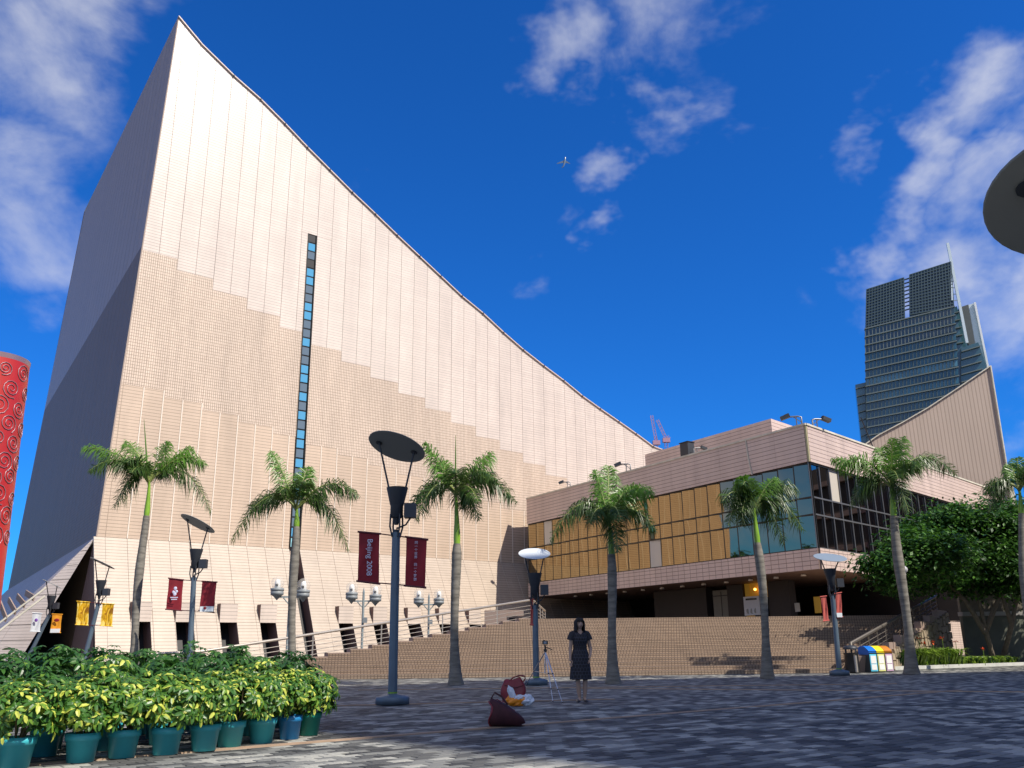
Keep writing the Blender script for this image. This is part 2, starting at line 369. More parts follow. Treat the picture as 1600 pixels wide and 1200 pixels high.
# ------------------------------------------------------------------ the great sloping hall
hall = empty('concert_hall', P0, 'vast windowless tiled hall with a concave sloping roofline and sharp prow', 'building')
RP = [(278, 25), (316, 70), (365, 118), (407, 155), (445, 193), (480, 230), (515, 265), (550, 300), (586, 334), (620, 367), (655, 400), (688, 431), (721, 462), (754, 489), (786, 519), (817, 546), (849, 571), (880, 594), (909, 618), (937, 638), (966, 658), (993, 677), (1020, 697), (1034, 702), (1060, 716)]
roof = [wpx(*q) for q in RP]
lean = lambda z: -.85+.034*z
roof[0] = (lean(roof[0][1]), roof[0][1])
SMAX = roof[-1][0]
# extend gently beyond
roof += [(SMAX+8, roof[-1][1]-1.6), (SMAX+20, roof[-1][1]-3.0)]
def rz(s):
    for (a, za), (b, zb_) in zip(roof, roof[1:]):
        if s <= b: return za+(zb_-za)*max(0, (s-a))/(b-a)
    return roof[-1][1]
ZB = 8.3
DL = az(-33.7); LLEN = 50.0
def TL(z): return 60.5-.205*z              # the far edge of the side wall leans
# solid core: wall polygon set back .1 from the cladding, extruded along the side wall
core_pts = [(lean(0)+.1, 0.0)]+[(lean(0)+.1, 0)][:0]+[(s+(.12 if i == 0 else 0), z-.12) for i, (s, z) in enumerate(roof)]+[(roof[-1][0], 0)]
fr = [W(s, z, -.12) for s, z in core_pts]
kz = 1.10                                    # the back roofline is a little higher
bk = [V(((p+DL*TL(p.z*kz)).x, (p+DL*TL(p.z*kz)).y, (p.z*kz if p.z > 1 else 0))) for p in fr]
mb = MB(); mb.face(fr[::-1], 0); mb.face(bk, 0)
for i in range(len(fr)-1):
    j = i+1; mb.face([fr[i], fr[j], bk[j], bk[i]], 1 if 0 < i < len(fr)-2 else 0) if i > 0 else None
nl0 = V((-DL.y, DL.x, 0)); nrow = 24
def cs_(t, z):
    e = W(lean(z), z, 0)+DL*t-nl0*.14; return V((e.x, e.y, z))
for k in range(nrow):                         # the side of the core follows the twist of the side wall
    za, zb_ = roof[0][1]*k/nrow, roof[0][1]*(k+1)/nrow
    mb.face([cs_(.1, za), cs_(.1, zb_), cs_(TL(zb_*kz)-.1, zb_*(kz if k == nrow-1 else 1)), cs_(TL(za)-.1, za)], 0)
mb.build('core_wall', [M['joint'], M['coping']], hall)
# roof edge flashing
mb = MB()
for (a, za), (b, zb_) in zip(roof, roof[1:]):
    mb.bar(W(a, za-.04, .03), W(b, zb_-.04, .03), .22, .09, up=(0, 0, 1))
mb.build('roof_edge', mat('grey_pink_roof_flashing', (.56, .46, .41), .5), hall)
mb = MB()
for i in range(2, 24):
    a, za = roof[i]; mb.box(W(a, za-.06, .10), (.10, .14, .12), (U, NV, V((0, 0, 1))))
mb.build('roof_bracket', M['steel_dark'], hall)

PWID = 1.38; NCOL = int((SMAX+14)/PWID)
ws0, wz0 = wpx(483.5, 365); ws1, _ = wpx(498, 367)        # window slot
wsb, _ = wpx(447, 865)
SLOT0, SLOT1, SLOTZ = (ws0+wsb)/2+.05, (ws0+wsb)/2+.05+(ws1-ws0), wz0
def zt(c): return 28.9-.315*PWID*(2*(c//2))+ (0 if c % 2 == 0 else 0)
def zl(c): return 18.75-.172*PWID*(2*(c//2))
def panel(poly, m, name='wall_panel', g=.018, depth=.10):
    """poly: list of (s,z) counter-clockwise seen from outside"""
    mb = MB(); f = [W(s, z, 0) for s, z in poly]; b = [W(s, z, -depth) for s, z in poly]
    mb.face(f, 0, [(s, z) for s, z in poly])
    for i in range(len(poly)):
        j = (i+1) % len(poly); mb.face([f[j], f[i], b[i], b[j]], 1)
    return mb.build(name, [m, M['joint']], hall)
def roofpoly(s0, s1, zb_, g):
    pts = [(s0+g, zb_), (s1-g, zb_)]
    tops = [(s1-g, rz(s1-g)-.1)]+[(s, z-.1) for s, z in reversed(roof) if s0+g < s < s1-g]+[(s0+g, rz(s0+g)-.1)]
    return pts+tops
for c in range(NCOL):
    s0, s1 = c*PWID-.0, (c+1)*PWID
    segs = [(s0, s1)]
    hit = s0 < SLOT1 and s1 > SLOT0
    for zone, (za, zb_) in enumerate([(ZB, zl(c)), (zl(c), zt(c)), (zt(c), None)]):
        m = M[('low', 'mid', 'top')[zone]]; g = (.045, .003, .015)[zone]
        if c % 2 and zone == 2: g = .007
        if zb_ is not None and zb_ > rz(s1): zb_ = None
        ivs = [(s0, s1)]
        if hit:
            ivs = [(a, b) for a, b in ((s0, SLOT0), (SLOT1, s1)) if b-a > .05]
        for a, b in ivs:
            gg = g
            A, B = a+gg, b-gg
            if zb_ is not None:
                if zb_-za < .1: continue
                l0, l1 = (lean(za), lean(zb_)) if c == 0 and a == s0 else (A, A)
                panel([(l0, za+.006), (B, za+.006), (B, zb_-.006), (l1, zb_-.006)], m)
            elif za < rz(s0)-.2:
                if hit and zone == 2:
                    zc = min(SLOTZ, rz(b)-.3)
                    pts = [(A, za+.006), (B, za+.006), (B, SLOTZ-.006), (A, SLOTZ-.006)]
                    panel(pts, m); continue
                pts = roofpoly(a, b, za+.006, gg)
                if c == 0 and a == s0:
                    pts[0] = (lean(za), za+.006); pts[-1] = (roof[0][0]+.05, roof[0][1]-.25)
                panel(pts, m)
        if hit and zone == 2: panel(roofpoly(s0, s1, SLOTZ+.006, g), m)
# pale joint ribs of the lower zone
for c in range(1, NCOL):
    s = c*PWID
    if SLOT0-.2 < s < SLOT1+.2: continue
    mb = MB(); zt_ = max(zl(c), zl(c-1)); zt_ = min(zt_, rz(s)-.3)
    mb.box(W(s, (ZB+zt_)/2, -.02), (.07, .10, zt_-ZB), (U, NV, V((0, 0, 1)))); mb.build('joint_rib', M['rib'], hall)
# window slot
slot = MB(); sw = SLOT1-SLOT0
slot.box(W((SLOT0+SLOT1)/2, (SLOTZ+ZB)/2, -.10), (sw, .05, SLOTZ-ZB), (U, NV, V((0, 0, 1))))
for s in (SLOT0+.04, SLOT1-.04): slot.box(W(s, (SLOTZ+ZB)/2, -.02), (.08, .12, SLOTZ-ZB), (U, NV, V((0, 0, 1))))
win = slot.build('window_slot', M['frame'], hall)
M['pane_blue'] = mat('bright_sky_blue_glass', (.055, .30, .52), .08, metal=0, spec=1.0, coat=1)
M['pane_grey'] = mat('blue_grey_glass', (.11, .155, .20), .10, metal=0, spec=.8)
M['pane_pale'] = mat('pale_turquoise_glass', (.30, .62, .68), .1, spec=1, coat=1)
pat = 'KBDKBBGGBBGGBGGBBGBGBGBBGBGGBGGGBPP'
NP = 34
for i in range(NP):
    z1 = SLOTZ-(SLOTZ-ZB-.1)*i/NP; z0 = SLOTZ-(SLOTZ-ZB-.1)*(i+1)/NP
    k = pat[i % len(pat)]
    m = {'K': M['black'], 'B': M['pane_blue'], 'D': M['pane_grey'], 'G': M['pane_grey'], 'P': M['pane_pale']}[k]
    mb = MB(); mb.box(W((SLOT0+SLOT1)/2-.02, (z0+z1)/2, -.055), (sw-.22, .04, z1-z0-.12), (U, NV, V((0, 0, 1)))); mb.build('pane', m, win)

# skirt flaring out at the foot, with hooded openings
KO = 4.0
def out(z): return KO*(1-z/ZB)
def S(s, z, d=0.0): return W(s, z, out(z)+d)
def skq(poly, m=None, name='skirt_panel', th=.12):
    mb = MB(); f = [S(s, z) for s, z in poly]; b = [S(s, z, -th) for s, z in poly]
    mb.face(f, 0, [(s, z*1.11) for s, z in poly])
    for i in range(len(poly)):
        j = (i+1) % len(poly); mb.face([f[j], f[i], b[i], b[j]], 1)
    return mb.build(name, [m or M['skirt'], M['rib']], hall)
ops = []
OPX = [214, 283, 352, 415, 538, 592, 646, 695, 742]
ZA, ZH = 2.9, 4.1
for px in OPX:
    p = pl(px-9, 975, W(0, 0, out(ZA)), NV); ops.append((p-P0).dot(U))
OW = 1.15
slot_s = SLOT0
def near_z(c): return [o_ for o_ in ops if c*PWID-.01 <= o_ < (c+1)*PWID]
edges = []   # intervals not covered by openings
cuts = sorted([(o_, o_+OW, ZA) for o_ in ops]+[(SLOT0, SLOT1, ZB)])
s_end = NCOL*PWID
# upper row of skirt panels above hood level, column by column
for c in range(NCOL):
    a, b = c*PWID, (c+1)*PWID
    if c == 0: a = lean(4)
    ivs = [(a, b)]
    if a < SLOT1 and b > SLOT0: ivs = [(x, y) for x, y in ((a, SLOT0), (SLOT1, b)) if y-x > .05]
    for x, y in ivs: skq([(x+.012, ZA), (y-.012, ZA), (y-.012, ZB-.01), (x+.012, ZB-.01)])
    # lower row, minus openings
    xs = [(a, b)]
    for (c0, c1, _) in cuts:
        nx = []
        for (x, y) in xs:
            if c1 <= x or c0 >= y: nx.append((x, y)); continue
            if c0 > x: nx.append((x, c0))
            if c1 < y: nx.append((c1, y))
        xs = nx
    for x, y in xs:
        if y-x > .03: skq([(x+.008, 0), (y-.008, 0), (y-.008, ZA-.008), (x+.008, ZA-.008)])
M['reveal'] = mat('reddish_reveal_plaster', (.16, .10, .09), .8)
for (c0, c1, top) in cuts:
    mb = MB(); dp = 1.5 if top == ZA else 1.0
    def q(s, z, d): return S(s, z, d)
    for s, fl in ((c0, 0), (c1, 1)):
        f = [q(s, 0, -.0), q(s, 0, -dp), q(s, top-.02, -dp), q(s, top-.02, -.01)]
        mb.face(f if fl else f[::-1], 0)
    mb.face([q(c0, top-.02, -.01), q(c1, top-.02, -.01), q(c1, top-.02, -dp), q(c0, top-.02, -dp)], 0)
    mb.face([q(c0, 0, -dp), q(c1, 0, -dp), q(c1, top, -dp), q(c0, top, -dp)], 1)
    mb.build('doorway' if top == ZA else 'slot_recess', [M['reveal'], M['black']], hall)
    if top == ZA:
        o0 = out(ZA)
        f = [W(c0-.03, ZA-.02, o0+.02), W(c1+.03, ZA-.02, o0+.02), W(c1+.03, ZH, o0+.02), W(c0-.03, ZH, o0+.02)]
        g = [W(c0-.03, ZA-.02, o0-.1), W(c1+.03, ZA-.02, o0-.1), W(c1+.03, ZH, out(ZH)-.1), W(c0-.03, ZH, out(ZH)-.1)]
        mb = MB(); mb.face(f, 0, [(0, 0), (OW, 0), (OW, ZH-ZA), (0, ZH-ZA)])
        for i in range(4):
            j = (i+1) % 4; mb.face([f[j], f[i], g[i], g[j]], 1 if i != 3 else 1)
        mb.build('doorway_hood', [M['top'], M['reveal']], hall)
# end face of the skirt at the prow
mb = MB(); mb.face([W(lean(0)-.0, 0, 0), W(lean(0), 0, KO), W(lean(ZB), ZB, 0)], 0)
mb.face([W(lean(0)-.45, 0, -.1), W(lean(0)-.0, 0, KO), W(lean(ZB), ZB, 0), W(lean(ZB)-.05, ZB, -.1)], 0); mb.build('skirt_end', M['reveal'], hall)

# side wall
def Ls(t, z, o=0.0):
    e = W(lean(z), z, 0); nl = V((-DL.y*1, DL.x, 0)); nl = V((DL.y, -DL.x, 0))*-1
    p = e+DL*t+nl*o; return V((p.x, p.y, z))
ztop0 = roof[0][1]
SP = 2.1; nL = 28; SPn = 1.0/nL
LBRK = lambda t: 29.3                       # smooth tile above, ribbed below
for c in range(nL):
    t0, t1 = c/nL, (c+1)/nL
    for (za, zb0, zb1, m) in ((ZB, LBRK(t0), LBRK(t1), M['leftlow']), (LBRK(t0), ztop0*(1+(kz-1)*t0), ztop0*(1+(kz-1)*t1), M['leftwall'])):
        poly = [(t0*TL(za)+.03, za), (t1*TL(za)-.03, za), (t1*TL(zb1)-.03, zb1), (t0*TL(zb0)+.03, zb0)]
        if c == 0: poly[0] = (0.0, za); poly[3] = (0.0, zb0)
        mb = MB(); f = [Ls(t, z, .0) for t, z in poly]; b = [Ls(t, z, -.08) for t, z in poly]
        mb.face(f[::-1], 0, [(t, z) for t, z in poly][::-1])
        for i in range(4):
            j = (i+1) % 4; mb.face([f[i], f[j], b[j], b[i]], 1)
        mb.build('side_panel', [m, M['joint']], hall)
KL = 6.0; TF = 4.2
zlow = lambda t: max(0.0, ZB*(1-t/TF))
for c in range(nL+1):
    t0, t1 = c*SP, (c+1)*SP
    za_, zc_ = zlow(t0), zlow(t1)
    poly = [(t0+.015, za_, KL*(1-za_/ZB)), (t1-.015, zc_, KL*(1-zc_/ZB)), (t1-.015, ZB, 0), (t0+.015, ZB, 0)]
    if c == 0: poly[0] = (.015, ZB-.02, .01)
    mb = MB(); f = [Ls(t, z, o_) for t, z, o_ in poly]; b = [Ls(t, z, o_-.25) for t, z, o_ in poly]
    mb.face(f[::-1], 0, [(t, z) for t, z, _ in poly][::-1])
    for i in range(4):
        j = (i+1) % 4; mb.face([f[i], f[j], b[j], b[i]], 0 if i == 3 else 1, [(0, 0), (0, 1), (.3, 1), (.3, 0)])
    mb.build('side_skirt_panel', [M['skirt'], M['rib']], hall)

# the near facet of the side skirt turns towards the plaza
apx, B0, F0 = Ls(0, ZB, .02), Ls(0, 0, 3.4), Ls(TF, 0, KL)
NF = 9
for k in range(NF):
    a, b = lerp(apx, B0, k/NF+.002), lerp(apx, F0, k/NF+.002); c_, d_ = lerp(apx, B0, (k+1)/NF-.002), lerp(apx, F0, (k+1)/NF-.002)
    th_ = V((DL.x, DL.y, 0))*.3
    L0_, L1_ = (b-a).length, (d_-c_).length; za_, zb_ = 9.6*(1-k/NF), 9.6*(1-(k+1)/NF)
    mb = MB(); mb.face([a, b, d_, c_], 0, [(0, za_), (L0_, za_), (L1_, zb_), (0, zb_)])
    mb.face([a+th_, c_+th_, d_+th_, b+th_], 1); mb.face([a, c_, c_+th_, a+th_], 1); mb.build('side_skirt_facet', [M['top'], M['rib']], hall)  # lighter tile than the skirt: sunlight put into the facet's colour

# ------------------------------------------------------------------ glazed foyer block
Cn = V((17.72, 52.07, 0)); A = az(-31.7); Bd = az(44.2)
NA = V((-A.y, A.x, 0)); NB = V((Bd.y, -Bd.x, 0)); Zu = V((0, 0, 1))
ZR, ZG1, ZG0, ZS = 13.86, 11.52, 6.4, 5.2
LA, LBb = 31.3, 34.0
foyer = empty('foyer_block', Cn, 'low pink tiled block with bronze window bands jutting over the steps', 'building')
Rw = NA*-1
def FA(t, z, o=0.0): p = Cn+A*t+NA*o; return V((p.x, p.y, z))
def FB(t, z, o=0.0): p = Cn+Bd*t+NB*o; return V((p.x, p.y, z))
# inner volumes (mass of the block)
far = Cn+A*LA+Bd*LBb
def prism(pts, z0, z1, m, name, parent):
    mb = MB(); lo = [V((p.x, p.y, z0)) for p in pts]; hi = [V((p.x, p.y, z1)) for p in pts]
    mb.face(hi); mb.face(lo[::-1])
    for i in range(len(pts)):
        j = (i+1) % len(pts); mb.face([lo[i], lo[j], hi[j], hi[i]])
    return mb.build(name, m, parent)
ins = lambda d: [Cn+A*d+Bd*d, Cn+Bd*LBb+A*d, far, Cn+A*LA+Bd*d][::1]
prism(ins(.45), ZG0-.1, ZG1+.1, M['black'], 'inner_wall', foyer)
prism(ins(.05), ZG1+.02, ZR-.25, M['joint'], 'roof_mass', foyer)
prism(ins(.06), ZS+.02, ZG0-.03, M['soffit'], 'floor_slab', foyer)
def cladrow(fn, ln, z0, z1, w, m, name, o=.0, first=0.0):
    n = max(1, round((ln-first)/w)); ww = (ln-first)/n
    for i in range(n):
        a, b = first+i*ww+.003, first+(i+1)*ww-.003
        mb = MB(); ce = (fn(a, z0, o)+fn(b, z1, o))/2
        f = [fn(a, z0, o), fn(b, z0, o), fn(b, z1, o), fn(a, z1, o)]; g = [fn(a, z0, o-.12), fn(b, z0, o-.12), fn(b, z1, o-.12), fn(a, z1, o-.12)]
        mb.face(f, 0, [(a, z0), (b, z0), (b, z1), (a, z1)])
        for k in range(4):
            j = (k+1) % 4; mb.face([f[j], f[k], g[k], g[j]], 0, [(0, 0)]*4)
        mb.build(name, m, foyer)
cladrow(FA, LA, ZG1, ZR-.12, 2.4, M['pink'], 'parapet_panel', .12)
cladrow(FB, LBb, ZG1, ZR-.12, 2.4, M['pink'], 'parapet_panel', .12)
cladrow(FA, LA, ZS, ZG0, 1.2, M['pinkband'], 'sill_panel', .1)
cladrow(FB, LBb, ZS, ZG0, 1.2, M['pinkband'], 'sill_panel', .1)
mb = MB(); mb.bar(FA(-.15, ZR-.06, -.05), FA(LA, ZR-.06, -.05), .45, .12); mb.bar(FB(-.1, ZR-.063, -.05), FB(LBb, ZR-.063, -.05), .45, .12); mb.build('coping', M['coping'], foyer)
mb = MB(); mb.face([FA(0, ZG1+.0, .1), FA(0, ZR-.12, .1), FA(-.12, ZR-.12, .1), FA(-.12, ZG1, .1)]); mb.tube([FB(-.06, ZG1, .06), FB(-.06, ZR-.1, .06)], .07, 6); mb.build('corner_trim', mat('weathered_corner_metal', (.42, .38, .22), .6), foyer)
# glazing
rows = [(ZG1, ZG1-.41*(ZG1-ZG0)), (ZG1-.41*(ZG1-ZG0), ZG1-.61*(ZG1-ZG0)), (ZG1-.61*(ZG1-ZG0), ZG0)]
M['lit'] = mat('pale_blind_behind_glass', (.55, .50, .42), .5, spec=.6, coat=.6)
def glaze(fn, NN, D_, ln, n, gm, barm, seed, specials, turn=0.0):
    rg = random.Random(seed); ww = ln/n
    for i in range(n):
        for r, (zt_, zb_) in enumerate(rows):
            a, b = i*ww+.01, (i+1)*ww-.01
            m = gm
            if (i, r) in specials: m = specials[(i, r)]
            t1, t2 = rg.gauss(0, .0035), rg.gauss(0, .0035)
            mb = MB(); y0 = -.10
            def q(t, z): return fn(t, z, y0+(t-(a+b)/2)*(t1+turn)+(z-(zt_+zb_)/2)*t2)
            nx, nz = 3, 3
            rws = []
            ph = rg.uniform(0, 6)
            for zz in range(nz+1):
                z = zb_+.03+(zt_-zb_-.06)*zz/nz
                rws.append([q(a+(b-a)*k/nx, z)+NN*(.0012*math.sin(ph+k*1.9+zz*1.3)) for k in range(nx+1)])
            mb.grid(rws, 0, False, True); mb.build('pane', m, foyer)
    mbk = 0
    for i in range(n+1):
        w_ = .075; mb = MB(); mb.box(fn(i*ww, (ZG1+ZG0)/2, -.045), (w_, .05, ZG1-ZG0), (D_, NN, Zu)); mb.build('mullion', barm, foyer)
    for z in (ZG1-.04, rows[0][1], rows[1][1], ZG0+.03):
        mb = MB(); mb.box(fn(ln/2, z, -.04), (ln, .05, .09), (D_, NN, Zu)); mb.build('transom', barm, foyer)
# backing behind panes so corners stay closed
LPn = 25
glaze(FA, NA, A, LA, LPn, M['glassA'], M['frame'], 5, {(22, 0): M['lit'], (11, 2): M['lit']}, turn=.12)
glaze(FB, NB, Bd, LBb, 26, M['glassB'], M['alu'], 6, {(2, 0): M['lit']})
# entrance storey under the block
E_ = [(0, 0)]
def prow(t, z, o): return FA(t, z, o)
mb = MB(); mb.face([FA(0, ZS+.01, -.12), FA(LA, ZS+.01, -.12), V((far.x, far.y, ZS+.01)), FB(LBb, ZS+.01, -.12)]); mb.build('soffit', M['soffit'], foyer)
def groundwall(t0, t1, o, z1, m, name='entrance_wall'):
    mb = MB(); mb.box(FA((t0+t1)/2, (ZP+z1)/2, o-.3), (abs(t1-t0), .6, z1-ZP), (A, NA, Zu)); return mb.build(name, m, foyer)
mb = MB(); mb.box(FA(LA/2+3, (ZP+ZS)/2, -13), (LA+14, .5, ZS-ZP), (A, NA, Zu)); mb.build('entrance_back_wall', M['black'], foyer)
def tE(px): return (pl(px, 950, FA(0, 0, -4.7), NA)-Cn).dot(A)
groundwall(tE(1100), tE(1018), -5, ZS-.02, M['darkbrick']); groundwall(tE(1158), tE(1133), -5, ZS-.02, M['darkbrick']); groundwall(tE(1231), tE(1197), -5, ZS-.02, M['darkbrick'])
td, ty, ty0, ty1 = tE(1122), (tE(1160)+tE(1192))/2, tE(1192), tE(1158)
M['door'] = mat('pale_green_door', (.20, .19, .15), .5); M['yellow'] = mat('lamplit_yellow_plaster', (.50, .30, .04), .6, emit=((1, .55, .05), .05))  # yellow entrance: warm lamp light put into the colour and a faint glow
mb = MB(); mb.box(FA(td, ZP+1.25, -5.2), (1.7, .2, 2.5), (A, NA, Zu)); d_ = mb.build('entrance_door', M['door'], foyer)
mb = MB(); mb.box(FA(td, ZP+1.2, -5.09), (.03, .04, 2.4), (A, NA, Zu)); mb.box(FA(td, ZP+2.1, -5.09), (1.6, .04, .05), (A, NA, Zu)); mb.build('door_seam', M['black'], d_)
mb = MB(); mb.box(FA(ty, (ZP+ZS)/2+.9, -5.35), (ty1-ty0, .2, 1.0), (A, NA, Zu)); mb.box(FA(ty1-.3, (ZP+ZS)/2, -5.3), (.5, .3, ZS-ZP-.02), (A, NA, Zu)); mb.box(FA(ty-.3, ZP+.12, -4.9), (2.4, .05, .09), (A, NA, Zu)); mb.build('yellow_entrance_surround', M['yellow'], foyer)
lp = MB(); lp.ball(FA(ty-.1, ZS-.45, -5.0), .09, 8); lp.build('lamp_bulb', mat('warm_bulb', (1, .5, .1), .5, emit=((1, .42, .06), 9)), foyer)
for k in range(12):
    mb = MB(); mb.lathe(FA(3+k*2.2, ZS-.12, -2.0), [(.0, .12), (.14, .12), (.17, 0), (0, 0)], 10); mb.build('soffit_light', M['white'], foyer)
# upper roof block
q0, q1 = Cn+A*7.9-NA*6, Cn+A*22-NA*6
pr_ = MB(); pc = [q0, q1, q1+Bd*12, q0+Bd*12]
for i in range(4):
    j = (i+1) % 4; l_ = (pc[j]-pc[i]).length
    f = [V((pc[i].x, pc[i].y, ZR-.3)), V((pc[j].x, pc[j].y, ZR-.3)), V((pc[j].x, pc[j].y, 16.7)), V((pc[i].x, pc[i].y, 16.7))]
    pr_.face(f, 0, [(0, 0), (l_, 0), (l_, 3.1), (0, 3.1)])
pr_.face([V((p.x, p.y, 16.7)) for p in pc], 0, [(0, 0)]*4); pr_.build('plant_room', M['pink'], foyer)
mbv = MB(); mbv.box(FA(11.0, ZR+1.1, -6+.05), (.8, .2, .9), (A, NA, Zu)); mbv.build('roof_hatch', M['black'], foyer)

# low theatre volume outside the frame on the right, seen only mirrored in the glazing
side = empty('theatre_block', V((50, 72, 0)), 'low brown tiled theatre block outside the frame mirrored in the dark glazing', 'building')
prism([V((52, 70, 0)), V((92, 52, 0)), V((110, 96, 0)), V((66, 108, 0))], 0, 19, M['darkbrick'], 'theatre_wall', side)
for k in range(5):
    prism([V((51.8, 69.6, 0)), V((92.2, 51.4, 0)), V((92.6, 51.9, 0)), V((52.0, 70.2, 0))], 3.2+k*3.4, 3.7+k*3.4, M['pink'], 'theatre_ledge', side)
# ------------------------------------------------------------------ theatre wing to the right
WP = (Cn+Bd*38); NWg = az(180+8); UW = V((NWg.y*-1, NWg.x, 0))
if UW.x < 0: UW = -UW
Wc = az(26)*112
def wing_pt(px, py): return pl(px, py, Wc, NWg)
wpts = [wing_pt(*q) for q in [(1352, 694), (1372, 680), (1410, 660), (1450, 637), (1500, 604), (1547, 572), (1576, 752)]]
base = [V((wpts[-1].x+.9, wpts[-1].y, 0)), V((wpts[0].x-1, wpts[0].y, 0))]
fr = wpts+base
wing = empty('theatre_wing', V((wpts[0].x, wpts[0].y, 0)), 'pink tan wedge shaped wing with ribbed cladding rising beyond the foyer block', 'building')
back = [p-NWg*30 for p in fr]
mb = MB(); mb.face(fr[::-1], 0, [((p-Wc).dot(UW), p.z) for p in fr[::-1]]); mb.face(back, 0)
for i in range(len(fr)):
    j = (i+1) % len(fr); mb.face([fr[i], fr[j], back[j], back[i]], 0, [(0, 0), ((fr[j]-fr[i]).length, 0), ((fr[j]-fr[i]).length, 30), (0, 30)])
mb.build('wing_wall', M['wing'], wing)
mb = MB()
for a, b in zip(wpts, wpts[1:]): mb.bar(a+NWg*.1, b+NWg*.1, .12, .25, up=(0, 1, 0))
mb.bar(wpts[-1]+NWg*.1, base[0]+NWg*.1, .5, .35, up=(0, 1, 0))
mb.build('edge_trim', M['coping'], wing)
# ------------------------------------------------------------------ office block outside the frame whose shade lies on the plaza
nw = V((22.8, -.4, 0)); ne = nw+V((.966, .26, 0))*58; sw = nw+V((.67, -.74, 0))*42; se = ne+V((.67, -.74, 0))*42
M['conc'] = mat('grey_concrete_frame', (.30, .29, .27), .8, noise=(.3, .1)); M['tglass'] = mat('dark_office_glass', (.05, .07, .08), .1, spec=.8)
blk = empty('office_block', nw, 'tall grey concrete office block standing outside the frame beside the plaza', 'building')
prism([nw+V((.6, -.3, 0)), ne+V((-.3, -.6, 0)), se+V((-.6, .3, 0)), sw+V((.3, .6, 0))], 0, 49.6, M['tglass'], 'glass_core', blk)
for k in range(13):
    prism([nw, ne, se, sw], k*4.0+(0 if k else 0), k*4.0+1.3 if k < 12 else 50.0, M['conc'], 'storey_band', blk)

# ------------------------------------------------------------------ glass tower far behind
TD = 350.0; tn = az(22)                                  # facade seen almost head on
Tc = az(21.5)*TD; Tn = -az(18); Tx = V((-Tn.y, Tn.x, 0));
if Tx.x < 0: Tx = -Tx
def tp(px, py): return pl(px, py, Tc, Tn)
M['tw_glass'] = mat('teal_tower_glass', (.05, .12, .14), .12, spec=.9, noise=(.06, .35)); M['tw_glass2'] = mat('dark_teal_tower_glass', (.02, .05, .065), .1, spec=.9)
M['tw_band'] = mat('grey_green_spandrel', (.12, .15, .145), .6); M['tw_mull'] = mat('grey_tower_mullion', (.05, .085, .095), .5)
M['tw_fin'] = mat('pale_tower_fin', (.62, .70, .72), .4)
tower = empty('office_tower', V((Tc.x, Tc.y, 0)), 'dark teal glass office tower with split gridded crown behind the wing', 'building')
def tq(pts, th, m, name, parent=tower, o=0.0):
    f = [tp(*q)+Tn*o for q in pts]; b = [p-Tn*th for p in f]
    mb = MB(); mb.face(f[::-1]); mb.face(b)
    for i in range(len(f)):
        j = (i+1) % len(f); mb.face([f[i], f[j], b[j], b[i]])
    return mb.build(name, m, parent)
def edge(y, side):      # silhouette of the main slab
    if side == 0: return 1353.8+ (0 if y < 590 else .02*(y-590)) - (2.0*max(0, min(1, (y-453)/60.)) if y > 453 else 0) + .012*(y-520)
    return 1485.5+.068*(y-410)
# main slab
tq([(edge(505, 0), 514), (edge(486, 1), 480), (edge(760, 1), 760), (edge(760, 0)+3, 760)], 6, M['tw_glass'], 'glass_slab')
# crown screens with grid
cl = tq([(1353.8, 453), (1412, 434.5), (1413.5, 500), (edge(505, 0), 516)], 2, M['tw_glass2'], 'crown_screen')
cr_ = tq([(1421, 430), (1485.5, 409.6), (1490.2, 481), (1421.5, 498)], 2, M['tw_glass2'], 'crown_screen')
for (P, nx, ny, par) in (([(1353.8, 453), (1412, 434.5), (1413.5, 499), (1352.6, 515)], 13, 14, cl), ([(1421, 430), (1485.5, 409.6), (1490.2, 480), (1421.5, 492)], 14, 14, cr_)):
    mb = MB(); q = [tp(*p)+Tn*.35 for p in P]
    for i in range(nx+1):
        mb.bar(lerp(q[0], q[1], i/nx), lerp(q[3], q[2], i/nx), .28, .3, up=Tx)
    for j in range(ny+1):
        mb.bar(lerp(q[0], q[3], j/ny), lerp(q[1], q[2], j/ny), .34, .3, up=(0, 0, 1))
    o = mb.build('screen_grid', M['tw_mull'], par); o['kind'] = 'stuff'
for k in range(9):
    y = 436+k*6; tq([(1412, y+.3), (1421.4, y-2.6), (1421.4, y-1.6), (1412, y+1.3)], 1, M['tw_mull'], 'gap_rung')
# storeys
slope = -.26
nst = 19
for k in range(nst):
    yl = 514+k*12.8; m = M['tw_band']
    sl = -.255+.006*k
    xl, xr = edge(yl, 0), edge(yl-30, 1); dy = sl*(xr-xl)
    tq([(xl-1, yl), (xr+1, yl+dy), (xr+1, yl+dy+1.7), (xl-1, yl+1.7)], 2, m, 'floor_band', o=.9)
    g_ = tq([(xl, yl+1.9), (xr, yl+dy+1.9), (xr, yl+dy+12.4), (xl, yl+12.4)], .2, mat('tower_storey_glass', random.choice([(.02, .085, .115), (.045, .15, .20), (.08, .21, .27), (.015, .06, .085)]), .1, spec=.9, noise=(.12, .45)), 'storey_glass', o=.18)
    if k < 5 and k in (0, 1, 2):
        tq([(xl, yl+3.5), (xr, yl+dy+3.5), (xr, yl+dy+11), (xl, yl+11)], 1, M['tw_glass2'], 'dark_storey', o=.3)
    mb = MB()
    for i in range(25):
        x = lerp(xl, xr, i/25); yy = yl+sl*(x-xl)
        mb.bar(tp(x, yy+1.7)+Tn*.5, tp(x+.4, yy+12.6)+Tn*.5, .22, .3, up=Tx)
    o = mb.build('storey_mullion', M['tw_mull'] if k > 2 else M['tw_band'], tower); o['kind'] = 'stuff'
